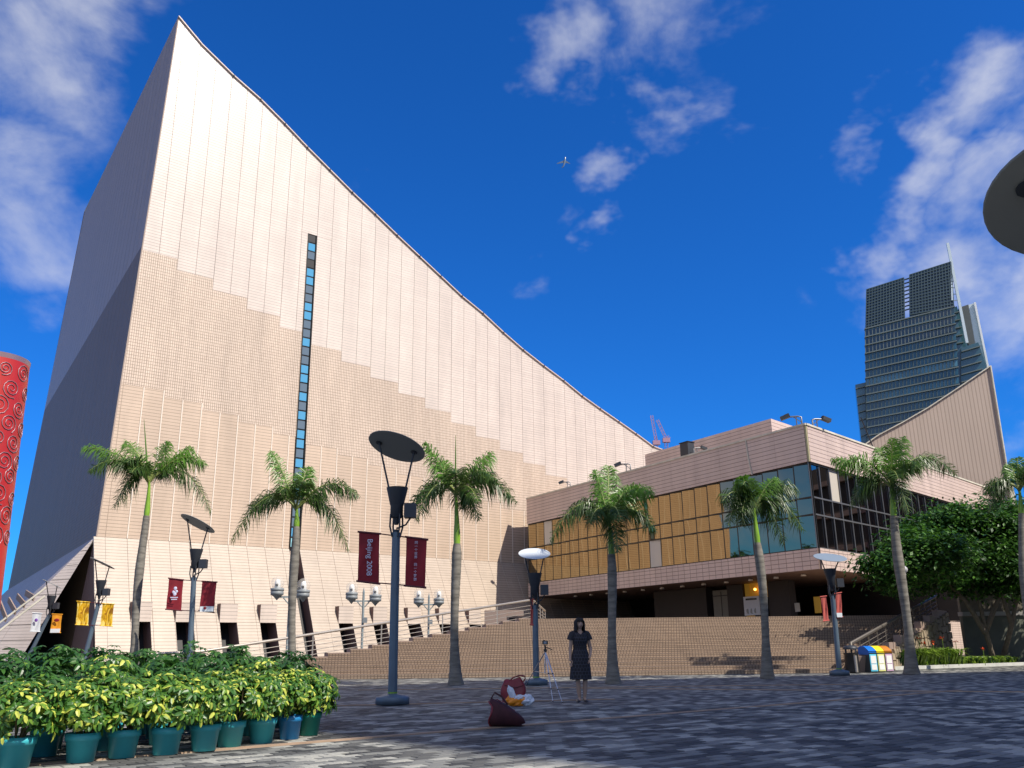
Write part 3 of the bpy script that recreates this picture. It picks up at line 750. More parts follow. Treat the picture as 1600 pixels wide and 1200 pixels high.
# lower left annex
tq([(1336.5, 600), (1354, 596), (1356, 700), (1347, 700)], 5, M['tw_glass'], 'side_annex', o=-1)
for k in range(8):
    y = 606+k*12.5; tq([(1336.5+.11*(y-600), y), (1354, y-4), (1354, y-2.6), (1336.5+.11*(y-600), y+1.4)], 1, M['tw_band'], 'annex_band', o=-.2)
# right shoulder, sail fin and mast
tq([(1488, 478), (1497, 474), (1515, 540), (1516, 700), (1492, 700)], 14, M['tw_glass'], 'right_shoulder', o=-3)
tq([(1503, 541), (1530, 532), (1544, 575), (1546, 640), (1503, 640)], 10, M['tw_glass'], 'lower_shoulder', o=-2)
for k in range(5):
    y = 547+k*12; tq([(1503, y), (1533+.25*k*4, y-9), (1533+k, y-7.4), (1503, y+1.6)], 1, M['tw_band'], 'shoulder_band', o=-1)
for k in range(5):
    y = 486+k*12; tq([(1489.5+.4*k, y), (1500+.3*k*6, y-3), (1500+.3*k*6, y-1.6), (1489.5+.4*k, y+1.4)], 1, M['tw_band'], 'shoulder_band', o=-2)
tq([(1502, 472), (1517, 467), (1529, 535), (1520, 540)], 4, mat('dark_louvre_panel', (.09, .10, .10), .7), 'back_screen', o=-6)
tq([(1517, 467), (1527, 464), (1552, 590), (1530, 560)], 3, M['tw_fin'], 'sail_fin', o=-6.5)
mb = MB(); mb.bar(tp(1480.5, 380), tp(1511, 536), .95, .9, up=Tn); mb.bar(tp(1485.8, 411), tp(1487.5, 470)+Tn*.4, .5, .5, up=Tn)
for k in range(4): mb.bar(tp(1487, 440+k*10), tp(1492+k*2, 439+k*10), .3, .3)
mb.build('mast', M['tw_fin'], tower)
mb = MB(); mb.bar(tp(1527, 464)+Tn*-6, tp(1552, 585)+Tn*-6, .7, .7, up=Tn); mb.build('fin_edge', M['white'], tower)

# ------------------------------------------------------------------ tower cranes, aeroplane
M['crane'] = mat('faded_red_crane_paint', (.36, .20, .26), .6)
def crane(base, tip, piv, tailp, label, D=600):
    def cpt(px, py): d = ray(px, py); return CO+d*(D/d.y)
    r_ = empty('tower_crane', cpt(*base), label, 'crane', 'cranes beyond the foyer roof')
    def truss(a, b, w, name):
        mb = MB(); a, b = cpt(*a), cpt(*b); d = (b-a); L_ = d.length; d.normalize(); x = V((0, 1, 0)); y = d.cross(x).normalized(); n = max(4, int(L_/(w*1.4)))
        cs = [x*w/2+y*w/2, x*w/2-y*w/2, -x*w/2-y*w/2, -x*w/2+y*w/2]
        for c_ in cs: mb.bar(a+c_, b+c_, .17, .17)
        for i in range(n):
            p, q = lerp(a, b, i/n), lerp(a, b, (i+1)/n)
            for k in range(4): mb.bar(p+cs[k], q+cs[(k+1) % 4], .11, .11)
        return mb.build(name, M['crane'], r_)
    truss(base, piv, 2.2, 'mast'); truss(piv, tip, 1.6, 'jib'); truss(piv, tailp, 1.8, 'counter_jib')
    mb = MB(); mb.box(cpt(piv[0], piv[1]+2), (5, 3, 3)); mb.build('cab', M['crane'], r_)
crane((1025, 700), (1018, 649), (1025.5, 690), (1024, 682), 'slimmer crane with near vertical lattice jib beside roof edge')
crane((1041, 700), (1027, 656), (1041, 686), (1046, 682), 'red crane with slanting jib and chunky cab beside roof edge')
M['plane'] = mat('aeroplane_grey', (.08, .12, .18), .4); M['planew'] = mat('aeroplane_sunlit_white', (.14, .19, .26), .2)
def cpt(px, py, D=900): d = ray(px, py); return CO+d*(D/d.y)
pr = empty('aeroplane', cpt(881, 253), 'tiny aeroplane banking high in the blue sky left of the clouds', 'aeroplane')
mb = MB(); mb.tube([cpt(883.4, 245), cpt(883.3, 246.5), cpt(882, 255), cpt(880, 261)], [.4, 1.0, 1.1, .4], 10); mb.build('fuselage', M['planew'], pr)
mb = MB()
for q in ([(882.5, 250), (882, 254), (870, 256), (870.5, 254.8)], [(883, 250), (883, 254), (891, 256), (890.5, 255)]):
    f = [cpt(*p) for p in q]; g = [p+V((0, .6, .2)) for p in f]; mb.face(f); mb.face(g[::-1])
    for i in range(4): mb.face([f[i], f[(i+1) % 4], g[(i+1) % 4], g[i]])
mb.build('wings', M['plane'], pr)
mb = MB(); q = [cpt(881, 257), cpt(880.2, 261), cpt(877.2, 262.5), cpt(878.4, 260.6)]; g = [p+V((0, .5, 0)) for p in q]; mb.face(q); mb.face(g[::-1])
for i in range(4): mb.face([q[i], q[(i+1) % 4], g[(i+1) % 4], g[i]])
mb.build('tail', M['plane'], pr)

# ------------------------------------------------------------------ roof floodlights of the foyer
def flood(p, d, label, s=1.0):
    r_ = empty('roof_floodlight', p, label, 'floodlight', 'floodlights on the foyer roof edge')
    mb = MB(); k = Zu*.55*s; e = p+k+d*.75*s
    mb.tube([p, p+k*.9, p+k+d*.2*s, e], .05*s, 6); mb.tube([p+d*.3*s, p+k+d*.3*s], .035*s, 6); mb.bar(p+k*.3, p+k+d*.5*s, .04, .04); mb.build('arm', M['alu'], r_)
    mb = MB(); x = d.cross(Zu).normalized(); y = (d*.85+Zu*-.3).normalized(); z = x.cross(y)
    mb.box(e+d*.2*s, (.34*s, .55*s, .22*s), (x, y, z)); mb.box(e+d*.1*s+Zu*.12*s, (.2*s, .3*s, .12*s), (x, y, z)); mb.build('lamp_housing', M['steel_dark'], r_)
for (px, py, d_, lb, s_) in ((891, 756, -1, 'leftmost roof floodlight above the far end of the pink parapet', .8), (985, 731, -1, 'roof floodlight between the left palm crown and the roof hatch', 1.0), (1084, 703, 1, 'small roof floodlight beside the black box on the parapet', .8), (1253, 662, -1, 'roof floodlight pointing left from the parapet corner', 1.0), (1270, 664, 1, 'roof floodlight pointing right from the parapet corner', 1.0)):
    p = pl(px, py, FA(0, 0, -.1), NA) if px < 1255 else pl(px, py, FB(0, 0, -.1), NB)
    p.z = ZR
    flood(p, (ray(800-d_*-1, 900).cross(Zu)).normalized()*(d_) if False else V((d_*.93, .2, 0)).normalized(), lb, s_)
bx = empty('roof_box', pl(1074, 705, FA(0, 0, -.1), NA), 'black equipment box standing on the pink parapet', 'box'); bx.location.z = ZR
mb = MB(); b0 = V(bx.location); mb.box(b0+Zu*.45, (.8, .6, .9), (A, NA, Zu)); mb.bar(b0+A*-.2, b0+A*-.2+Zu*.9, .05, .05); mb.build('casing', M['steel_dark'], bx)
mb = MB(); mb.box(b0+Zu*.92, (.9, .7, .05), (A, NA, Zu)); mb.build('lid', M['black'], bx)
# thin leaning poles on the roof edge
for (a, b, lb) in (((1165, 687), (1175, 742), 'thin pale cable hanging down the pink parapet above a palm'),):
    mb = MB(); p = pl(a[0], a[1], FA(0, 0, .14), NA); q = pl(b[0], b[1], FA(0, 0, .14), NA); mb.tube([p, (p+q)/2+A*.05, q], .05, 6)
    tag(mb.build('hanging_cable', M['coping']), lb, 'cable')
mb = MB(); p = pl(1363, 684, FB(0, 0, -.2), NB); q = pl(1345, 652, FB(0, 0, -.2), NB); mb.tube([V((p.x, p.y, ZR)), q], .045, 6)
tag(mb.build('roof_aerial', M['steel_dark']), 'thin leaning aerial on the right parapet before the glass tower', 'aerial')

# ------------------------------------------------------------------ royal palms
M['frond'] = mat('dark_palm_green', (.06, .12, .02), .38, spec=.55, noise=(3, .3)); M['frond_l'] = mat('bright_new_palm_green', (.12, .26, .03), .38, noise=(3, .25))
M['shaft'] = mat('lime_green_crownshaft', (.20, .36, .03), .35, noise=(2, .2)); M['trunk'] = mat('grey_palm_trunk', (.17, .155, .13), .85, noise=(2.2, .5), bump=.5)
_n = M['trunk'].node_tree; _m = N(_n, 'ShaderNodeMapping'); _m.inputs['Scale'].default_value = (1.2, 1.2, 6.0)
_t = [n for n in _n.nodes if n.type == 'TEX_NOISE'][0]; _n.links.new([n for n in _n.nodes if n.type == 'TEX_COORD'][0].outputs['Object'], _m.inputs[0]); _n.links.new(_m.outputs[0], _t.inputs[0])
M['rachis'] = mat('yellow_green_stalk', (.20, .24, .06), .5)
leafy(M['frond']); leafy(M['frond_l'])
def frond(root, p0, tip, arch, seed, m, n=92, ll=.62, roll=0.0):
    rg = random.Random(seed); mb = MB()
    d = tip-p0; mid = (p0+tip)/2+Zu*arch; L_ = d.length+arch*.6
    def B(t): return p0*(1-t)**2+mid*2*t*(1-t)+tip*t*t
    pts = [B(i/12) for i in range(13)]
    mb.tube(pts, [.035*(1-i/14)+.004 for i in range(13)], 5, 1)
    hd = V((d.x, d.y, 0)); side = hd.cross(Zu).normalized() if hd.length > .05 else V((1, 0, 0))
    for i in range(n):
        t = .16+.84*i/(n-1); p = B(t); tg = (B(min(1, t+.02))-B(max(0, t-.02))).normalized()
        s_ = (side-tg*side.dot(tg)).normalized(); upv = s_.cross(tg)
        if upv.z < 0: upv = -upv
        prof = ll*(math.sin(math.pi*min(1, .16+t*.80))**.55)*(1 if t < .93 else .75)
        for sg in (-1, 1):
            l_ = prof*rg.uniform(.78, 1.1)
            ph = rg.uniform(-.95, .75); dr = (s_*sg*math.cos(ph)+upv*math.sin(ph)+tg*rg.uniform(.35, .75)).normalized()
            m1 = p+dr*l_*.5; e = p+dr*l_*.82+Zu*(-l_*rg.uniform(.25, .70)); m1 = m1+Zu*(-l_*.06)
            w_ = tg*.016*rg.uniform(.8, 1.3)
            b = len(mb.v); mb.v += [p-w_*.6, p+w_*.6, m1+w_, m1-w_, e]
            mb.f += [(b, b+1, b+2, b+3), (b+3, b+2, b+4)]; mb.m += [0, 0]; mb.uv += [None]*2; mb.sm += [False]*2
    mb.build('frond', [m, M['rachis']], root)
def palm(bx_, by_, cx, cy, tips, label, seed, spear=None, hsh=1.1, rad=.15, h_override=None, base=None):
    rg = random.Random(seed)
    b = base or gp(bx_, by_); D = b.y
    def P(px, py, dy=0.0): d = ray(px, py); return CO+d*((D+dy)/d.y)
    c = P(cx, cy)                                         # where fronds leave the shaft
    r_ = empty('royal_palm', b, label, 'palm tree', 'royal palms along the plaza')
    sc_ = (c.z)/6.0
    H = c.z; sh0 = H-hsh
    prof = [(rad*1.75, 0), (rad*1.45, .12), (rad*1.15, .5), (rad*.85, 1.2), (rad*.82, 2.0), (rad*.98, 3.2), (rad*1.05, 3.9), (rad*.92, 4.5), (rad*.74, sh0)]
    prof = [p for p in prof if p[1] <= sh0]
    if prof[-1][1] < sh0: prof.append((rad*.74, sh0))
    axis = lambda z: V((lerp(b.x, c.x, z/H)+.04*math.sin(z*1.1+seed), lerp(b.y, c.y, z/H), z))
    mb = MB(); rows = []
    zs = [i*sh0/44 for i in range(45)]
    def rr(z):
        for (r0, z0), (r1, z1) in zip(prof, prof[1:]):
            if z <= z1: return r0+(r1-r0)*(z-z0)/(z1-z0)
        return prof[-1][0]
    for i, z in enumerate(zs):
        k = rr(z)*(1+.03*((i % 2)*2-1)*rg.uniform(.3, 1)); a = axis(z); rows.append([a+V((math.cos(q*math.pi/7)*k, math.sin(q*math.pi/7)*k, 0)) for q in range(14)])
    mb.grid(rows, 0, True); mb.build('trunk', M['trunk'], r_)
    mb = MB(); rows = []
    for i in range(9):
        z = sh0+(H-sh0+.12)*i/8; k = rad*(.74, .78, .74, .64, .55, .48, .42, .36, .25)[i]*(.9); a = axis(z); rows.append([a+V((math.cos(q*math.pi/5)*k, math.sin(q*math.pi/5)*k, 0)) for q in range(10)])
    mb.grid(rows, 0, True); mb.build('crownshaft', M['shaft'], r_)
    for i, tpx in enumerate(tips):
        ty = tpx[2] if len(tpx) > 2 else rg.uniform(-.9, .9)
        tip = P(tpx[0], tpx[1], ty); st = c+Zu*rg.uniform(-.05, .2)
        dz = tip.z-c.z; hor = (V((tip.x, tip.y, 0))-V((c.x, c.y, 0))).length
        arch = .55*hor+max(0, -dz)*.55+.1 if dz < .9 else .25*hor
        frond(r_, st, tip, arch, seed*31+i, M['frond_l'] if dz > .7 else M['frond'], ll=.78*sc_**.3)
    for i in range(3):                                        # fronds towards and away from the viewer
        a = rg.uniform(0, 6.28); dy = (1.5 if i % 2 else -1.5)*rg.uniform(.7, 1.1); dx = rg.uniform(-.8, .8)
        frond(r_, c+Zu*.05, c+V((dx, dy, rg.uniform(-.5, .9))), .8, seed*77+i, M['frond'], ll=.74)
    if spear:
        mb = MB(); e = P(*spear); mb.tube([c, lerp(c, e, .6), e], [.035, .025, .006], 6); mb.build('spear_leaf', M['frond_l'], r_)
palm(203, 1076, 232, 757, [(132, 700), (140, 735, -.6), (178, 792, -.8), (322, 726), (330, 800, .3), (262, 690, .4), (300, 700, .9), (200, 690, .8)], 'royal palm at the left before the prow with a tall spear leaf', 1, (225, 655), hsh=1.15, base=gp(203, 1069))
palm(455, 1070, 462, 800, [(362, 845), (425, 705, .2), (560, 775), (545, 860, .2), (480, 730, .6), (390, 800, .8)], 'royal palm standing before the narrow window slot', 2, hsh=.5, base=gp(455, 1069))
palm(712, 1070, 712, 778, [(664, 692), (642, 790), (650, 812, -.8), (806, 785), (768, 708), (748, 812, .5), (690, 720, .8), (775, 750, -.8)], 'royal palm directly right of the tall foreground lamp post', 3, (712, 680), hsh=1.45)
palm(960, 1068, 952, 815, [(860, 845), (930, 735, .2), (1020, 770), (1025, 830, .2), (966, 862, -.6), (985, 760, .8), (905, 800, .9), (950, 728)], 'royal palm behind the woman before the bronze windows', 4, hsh=1.0)
palm(1201, 1060, 1180, 795, [(1128, 785), (1255, 828), (1245, 770), (1160, 745), (1210, 748, .3), (1138, 820, -.8), (1160, 820, .8), (1225, 850, .2)], 'royal palm before the corner of the glazed block', 5, hsh=1.15)
palm(1425, 1053, 1392, 760, [(1312, 728), (1395, 685), (1410, 683, .4), (1495, 742), (1330, 790, .5), (1420, 800, -.5), (1300, 718, .7), (1455, 715, .9), (1375, 700, .9)], 'royal palm right of the lamp post beside the recycling bins', 6, hsh=1.1, rad=.18)
palm(1640, 1052, 1592, 768, [(1538, 770), (1545, 800, .4), (1590, 715), (1580, 725, .5), (1650, 740), (1660, 800), (1610, 720)], 'palm at the right edge above the dark tree', 7, hsh=.9, base=gp(1610, 1046))

M['disc_shade'] = mat('shade_toned_disc', (.20, .25, .31), .5); M['discd'] = mat('mid_grey_disc', (.21, .22, .22), .5)  # blue grey tone: shade put into the colour of a pale disc
# ------------------------------------------------------------------ lamp posts with tilted discs
def lamp_post(b, label, disc_c, disc_r, disc_n, head=True, scale=1.0, hz=None, tilt=V((0, 0, 0)), md=None):
    r_ = empty('plaza_lamp_post', b, label, 'lamp post', 'lamp posts with round reflector discs')
    hz = hz or 3.7*scale
    top = b+Zu*hz+tilt
    mb = MB(); mb.lathe(b, [(0, 0), (.34*scale, 0), (.34*scale, .12), (.32*scale, .14), (.13*scale, .19), (.1*scale, .20)], 28); mb.build('base_plate', M['steel'], r_)
    mb = MB(); mb.tube([b+Zu*.1, lerp(b, top, .5), top], [.094*scale, .090*scale, .085*scale], 16); mb.build('pole', M['steel'], r_)
    mb = MB(); mb.tube([b+Zu*.19, b+Zu*.23], [.098*scale, .098*scale], 16); mb.build('green_tape', M['shaft'], r_)
    c0 = top
    mb = MB(); mb.tube([c0+Zu*.30*scale, c0+Zu*.32*scale, c0+Zu*.56*scale, c0+Zu*.58*scale, c0+Zu*.95*scale], [.10*scale, .135*scale, .135*scale, .145*scale, .23*scale], 18, 0)
    for k in range(4):
        a = k*math.pi/2+.6; e = V((math.cos(a), math.sin(a), 0)); mb.tube([c0-Zu*.10*scale+e*.09*scale, c0+Zu*.12*scale+e*.15*scale, c0+Zu*.38*scale+e*.14*scale], .02*scale, 6)
    mb.tube([c0-Zu*.02*scale, c0+Zu*.06*scale], .05*scale, 8); mb.tube([c0+Zu*.16*scale, c0+Zu*.31*scale], [.04*scale, .08*scale], 8); mb.build('lamp_cup', M['steel_dark'], r_)
    mb = MB(); mb.box(c0+V((.29, -.02, .45))*scale, (.24*scale, .24*scale, .30*scale)); mb.tube([c0+Zu*.08*scale, c0+V((.2, 0, .16))*scale, c0+V((.29, 0, .30))*scale], .02*scale, 6); mb.build('side_floodlight', M['steel_dark'], r_)
    n = V(disc_n).normalized(); x = n.cross(V((0, 1, .01))).normalized(); y = n.cross(x)
    ring = lambda r, o: [disc_c+(x*math.cos(2*math.pi*k/40)+y*math.sin(2*math.pi*k/40))*r+n*o for k in range(40)]
    mb = MB(); mb.grid([[disc_c+n*.012]*40, ring(disc_r*.5, .012), ring(disc_r*.985, .010)], 0, True, False); mb.grid([ring(disc_r*.985, .010), ring(disc_r, .004), ring(disc_r, -.004), ring(disc_r*.985, -.010), ring(disc_r*.5, -.012), [disc_c-n*.012]*40], 0, True, False); mb.build('reflector_disc', md or M['discd'], r_)
    for sg in (-1, 1):
        # struts from the cup to the underside
        xs_ = x if x.x > 0 else -x
        h = (xs_*sg*.62)*disc_r
        a = c0+Zu*.90*scale+V((sg*.17*scale, 0, 0)); e = disc_c-n*.015+h
        mb = MB(); mb.tube([a, e], .022*scale, 6); mb.tube([e, e-n*.02], [.07*scale, .075*scale], 10); mb.build('strut', M['steel_dark'], r_)
    return r_, top
def P_at(px, py, D): d = ray(px, py); return CO+d*(D/d.y)
def auto_lamp(bx_, by_, cup_y, dcx, dcy, dwpx, dn, label, base=None, md=None, cupx=None):
    b = base or gp(bx_, by_); D = b.y
    cup = P_at(cupx or bx_, cup_y, D); dc = P_at(dcx, dcy, D)
    r = dwpx/2/F*((dc-CO).dot(CM @ V((0, 0, -1))))
    sc_ = 1.0
    tl = V((cup.x-b.x, 0, 0))
    return lamp_post(b, label, dc, r, dn, scale=sc_, hz=cup.z, tilt=tl, md=md)[0]
auto_lamp(613, 1100, 832, 620, 698, 92, (.28, .30, 1), 'tall blue grey lamp post left of centre with dark tilted disc and red banners', cupx=619)
auto_lamp(288, 1060, 902, 309, 818, 58, (.42, .26, 1), 'lamp post between the first two palms with red banners and dark disc', base=V((-10.9, 31, 0)), cupx=303)
auto_lamp(143, 1050, 942, 160, 880, 41, (.42, .18, 1), 'lamp post before the prow carrying two yellow banners', base=V((-18.3, 39, 0)), cupx=154)
auto_lamp(66, 1050, 961, 81, 912, 32, (.46, .14, 1), 'leftmost lamp post carrying a white banner and an orange banner', base=V((-24.6, 46, 0)), cupx=77)
auto_lamp(838, 1070, 946, 835, 865, 50, (.02, -.46, 1), 'lamp post behind the tripod topped by a bright white disc', md=M['disc'], cupx=836)
auto_lamp(1312, 1055, 931, 1297, 871, 50, (.03, -.36, 1), 'lamp post beside the dark litter bin with pale disc toned for shade', md=M['disc_shade'], cupx=1301)
# near post just outside the right edge: its disc reaches into the picture
dcn = P_at(1692, 302, 5.5)
lamp_post(V((dcn.x+.05, dcn.y, 0)), 'nearest lamp post outside the right edge with only part of its dark disc showing', dcn, .62, (.16, .36, 1), hz=dcn.z-1.65)

# ------------------------------------------------------------------ banners
M['pk'] = mat('dark_banner_tube', (.10, .012, .02), .6)
def text(body, m, parent, loc, right, down_, size, ext=.002, align='CENTER'):
    cu = bpy.data.curves.new('lettering', 'FONT'); cu.body = body; cu.size = size; cu.extrude = ext; cu.align_x = align; cu.align_y = 'CENTER'; cu.materials.append(m)
    o_ = bpy.data.objects.new('tmp', cu); C.objects.link(o_); me = bpy.data.meshes.new_from_object(o_.evaluated_get(bpy.context.evaluated_depsgraph_get())); bpy.data.objects.remove(o_)
    o = bpy.data.objects.new('lettering', me); C.objects.link(o)
    X = right.normalized(); Y = -down_.normalized(); Z = X.cross(Y)
    mm = Matrix((X, Y, Z)).transposed().to_4x4(); mm.translation = loc-(rootloc(parent))
    o.parent = parent; o.matrix_local = mm; return o
def banner(tl, tr, br, bl, D, m, label, grp, tubes=None, curl=.03):
    q = [P_at(*p, D) for p in (tl, tr, br, bl)]
    r_ = empty('lamp_post_banner', (q[2]+q[3])/2, label, 'banner', grp)
    mb = MB(); rows = []
    for j in range(9):
        a, b = lerp(q[0], q[3], j/8), lerp(q[1], q[2], j/8)
        rows.append([lerp(a, b, i/8)+V((0, curl*math.sin(i*1.1+j*.7)*(1-abs(j-4)/4), 0)) for i in range(9)])
    mb.grid(rows, 0); rows2 = [[p+V((0, .006, 0)) for p in r2] for r2 in rows]; mb.grid([r2[::-1] for r2 in rows2], 0)
    mb.build('cloth', m, r_)
    for a, b in ((q[0], q[1]), (q[3], q[2])):
        e = (b-a).normalized()*.03; mb = MB(); mb.tube([a-e, b+e], .022, 8); mb.build('rod', M['pk'] if m is M['banner_red'] else m, r_)
    return r_, q
g1 = 'banners on the foreground lamp post'; g2 = 'banners on the lamp posts to the left'
D1 = gp(613, 1100).y-.02
r_, q = banner((561, 831), (593, 834), (592, 912), (559, 908), D1, M['banner_red'], 'dark red banner with pale vertical handwritten lettering left of the tall post', g1)
cx = lerp((q[0]+q[1])/2, (q[2]+q[3])/2, .5)+V((.02, -.05, 0)); dn_ = (q[3]-q[0]).normalized()
text('Beijing 2008', M['print_white'], r_, cx, dn_, V((-1, 0, 0)), .155)
r_, q = banner((635, 839), (667, 843), (664, 918), (633, 915), D1, M['banner_red'], 'dark red banner with column of small pale characters right of the tall post', g1)
for i, ch in enumerate('同一个世界 同一个梦想'):
    if ch != ' ': text(ch, M['print_white'], r_, lerp((q[0]+q[1])/2, (q[2]+q[3])/2, .10+.076*i)+V((0, -.045, 0)), V((1, 0, 0)), dn_, .068, .001)
D1p = D1
def crossbar(a, b, D, lab):
    mb = MB(); mb.tube([P_at(*a, D), P_at(*b, D)], .014, 6); mb.build('banner_arm', M['pk'], lab)
posts = [o for o in bpy.data.objects if o.name.startswith('plaza_lamp_post')]
crossbar((593, 834), (635, 839.5), D1, posts[0]); crossbar((592, 911), (633, 914.5), D1, posts[0])
r_, q = banner((264, 903.5), (286.5, 906), (283, 954), (259.5, 952), 30.95, M['banner_red'], 'dark red banner with small white emblem on the second post left of centre', g2)
mb = MB(); c = P_at(273.5, 924, 30.83)
for (dx, dz, r) in ((0, .10, .06), (-.05, -.02, .05), (.05, 0, .05), (0, -.09, .06)): mb.ball(c+V((dx, 0, dz)), r, 8, 0, (1, .1, 1))
mb.build('emblem', M['print_white'], r_)
for k, w_ in enumerate((.26, .2)):
    mb = MB(); mb.box(P_at(272, 933.5+k*3, 30.84), (w_, .005, .03)); mb.build('print_line', M['print_white'], r_)
r_, q = banner((316, 908), (338.5, 909.5), (334, 957), (311.5, 954), 30.95, M['banner_red'], 'dark red banner with pale strip along its foot on the second post left of centre', g2)
mb = MB(); mb.box(P_at(323, 951.5, 30.88), (.46, .01, .17)); mb.build('white_foot_strip', M['banner_white'], r_)
mb = MB(); mb.ball(P_at(320, 950, 30.84), .05, 8, 0, (1, .1, 1)); mb.build('emblem', M['banner_red'], r_)
crossbar((286, 906), (316, 908), 31, posts[1]); crossbar((283, 953.5), (312, 955), 31, posts[1])
def yel(name):
    m = mat(name, (.85, .50, .02), .8); nt = m.node_tree; b = nt.nodes['Principled BSDF']; tcn = N(nt, 'ShaderNodeTexCoord'); wv = N(nt, 'ShaderNodeTexNoise'); wv.inputs['Scale'].default_value = 3.5; wv.inputs['Detail'].default_value = 3; wv.inputs['Distortion'].default_value = 1.5
    mp = N(nt, 'ShaderNodeMapping'); mp.inputs['Scale'].default_value = (1.8, 1, .6); nt.links.new(tcn.outputs['Object'], mp.inputs[0]); nt.links.new(mp.outputs[0], wv.inputs[0])
    cr = N(nt, 'ShaderNodeValToRGB'); cr.color_ramp.elements[0].color = (.30, .12, .0, 1); cr.color_ramp.elements[0].position = .36; cr.color_ramp.elements[1].color = (.95, .78, .25, 1); cr.color_ramp.elements[1].position = .66
    e = cr.color_ramp.elements.new(.5); e.color = (.85, .47, .0, 1)
    nt.links.new(wv.outputs[0], cr.inputs[0]); nt.links.new(cr.outputs[0], b.inputs['Base Color']); return m
M['yel'] = yel('golden_printed_banner_cloth')
banner((121, 939.5), (140, 941), (137.5, 977), (118.5, 976), 38.9, M['yel'], 'golden printed banner left of the post before the prow', g2)
banner((160, 943), (178, 944), (175, 978.5), (157, 977.5), 38.9, M['yel'], 'golden printed banner right of the post before the prow', g2)
crossbar((138, 976.5), (158, 978), 38.9, posts[2]); crossbar((139, 941), (160, 943), 38.9, posts[2])
r_, q = banner((51, 957.5), (65, 958.5), (62, 987), (47.5, 986.5), 45.9, M['banner_white'], 'white banner on the leftmost post with a tiny mark', g2)
mb = MB(); mb.ball(P_at(56.5, 969, 45.8), .09, 8, 0, (1, .1, 1)); mb.build('emblem', mat('violet_print', (.2, .08, .4), .7), r_)
r_, q = banner((82, 959.5), (97, 960), (94, 988.5), (78.5, 988), 45.9, M['banner_orange'], 'orange banner with white foot on the leftmost post', g2)
mb = MB(); mb.box(P_at(86, 985.5, 45.83), (.48, .01, .19)); mb.build('white_foot_strip', M['banner_white'], r_)
mb = MB(); mb.ball(P_at(88.5, 969, 45.8), .11, 8, 0, (1.3, .1, .8)); mb.build('emblem', M['banner_red'], r_)
Dr = gp(1312, 1055).y
banner((1282.5, 932.5), (1290.5, 931.5), (1295, 969.5), (1287, 970.5), Dr-.05, M['banner_lightred'], 'faded red banner left of the post beside the litter bin', 'banners on the right lamp post')
r_, q = banner((1305, 927.5), (1314, 926), (1316, 964), (1307.5, 966), Dr-.05, M['banner_lightred'], 'faded red banner with white foot right of the post beside the litter bin', 'banners on the right lamp post')
mb = MB(); mb.box(P_at(1311.7, 961, Dr-.1), (.19, .01, .15)); mb.build('white_foot_strip', M['banner_white'], r_)
D8 = gp(838, 1070).y
banner((829, 937), (833, 936.5), (833, 976.5), (829, 976), D8-.05, M['banner_lightred'], 'faded banner seen edge on left of the post behind the tripod', 'banners on the middle lamp post')

# ------------------------------------------------------------------ twin globe lamps beside the stairs
M['globe'] = bpy.data.materials.new('clear_globe_glass'); M['globe'].use_nodes = True
_b = M['globe'].node_tree.nodes['Principled BSDF']; _b.inputs['Roughness'].default_value = .05; _b.inputs['Alpha'].default_value = .22; _b.inputs['Base Color'].default_value = (.75, .7, .62, 1)
M['lampgrey'] = mat('grey_lamp_body', (.22, .24, .25), .5); M['polegrey'] = mat('grey_green_pole', (.22, .26, .27), .5)
def globe_lamp(x1, y1, x2, y2, D, label, post_x=None):
    a, c = P_at(x1, y1, D), P_at(x2, y2, D+.25)
    m_ = (a+c)/2; s_ = (c-a).length; b = V((m_.x, m_.y, 0)); 
    r_ = empty('twin_globe_lamp', b, label, 'street lamp', 'twin globe lamps by the stairs')
    rr_ = s_*.265
    mb = MB(); mb.tube([b, b+Zu*(m_.z-.15)], s_*.05, 10); mb.tube([b+Zu*(m_.z-.15), b+Zu*(m_.z+.05)], [s_*.05, .01], 10); mb.build('post', M['polegrey'], r_)
    mb = MB(); za_ = m_.z-s_*.5
    mb.bar(V((a.x, a.y, za_)), V((c.x, c.y, za_)), .07, .07)
    for e in (a, c): mb.tube([lerp(b, V((e.x, e.y, 0)), .1)+Zu*(za_-s_*.25), lerp(b, V((e.x, e.y, 0)), .5)+Zu*(za_-.03)], .03, 6)
    mb.build('cross_arm', M['polegrey'], r_)
    mb = MB(); mb.box(b+V((0.12, -.1, m_.z*.62)), (.2, .2, .25)); mb.build('junction_box', M['lampgrey'], r_)
    for e in (a, c):
        mb = MB(); mb.lathe(V((e.x, e.y, e.z)), [(.01, -rr_*2.5), (rr_*.45, -rr_*2.0), (rr_*.8, -rr_*1.75), (rr_*.95, -rr_*1.7), (rr_*.95, -rr_*1.25), (rr_*.82, -rr_*1.2), (rr_*.98, -rr_*1.15), (rr_*.98, -rr_*.75), (rr_*.6, -rr_*.68), (0, -rr_*.66)], 16); h = mb.build('lamp_body', M['lampgrey'], r_)
        mb = MB(); mb.ball(e, rr_, 16); mb.build('globe', M['globe'], h)
        mb = MB(); mb.lathe(e, [(rr_*.42, -rr_*.68), (rr_*.45, -.1*rr_), (rr_*.36, rr_*.35), (rr_*.15, rr_*.55), (0, rr_*.58)], 12); mb.build('reflector', M['white'], h)
        mb = MB(); mb.box(e+V((0, -rr_*.45, -rr_*.3)), (rr_*.35, .04, rr_*.3)); mb.build('lamp_fitting', M['steel_dark'], h)
globe_lamp(434, 911, 474.5, 914, 40, 'twin globe lamp half hidden by the palm at the window slot')
globe_lamp(550, 918.5, 587, 922, 44, 'twin globe lamp just left of the tall lamp post behind the handrail')
globe_lamp(654.5, 928, 686, 928.5, 50, 'twin globe lamp between the tall lamp post and the nearby palm')

M['darkrail'] = mat('dull_dark_rail', (.10, .085, .07), .5, metal=.3)
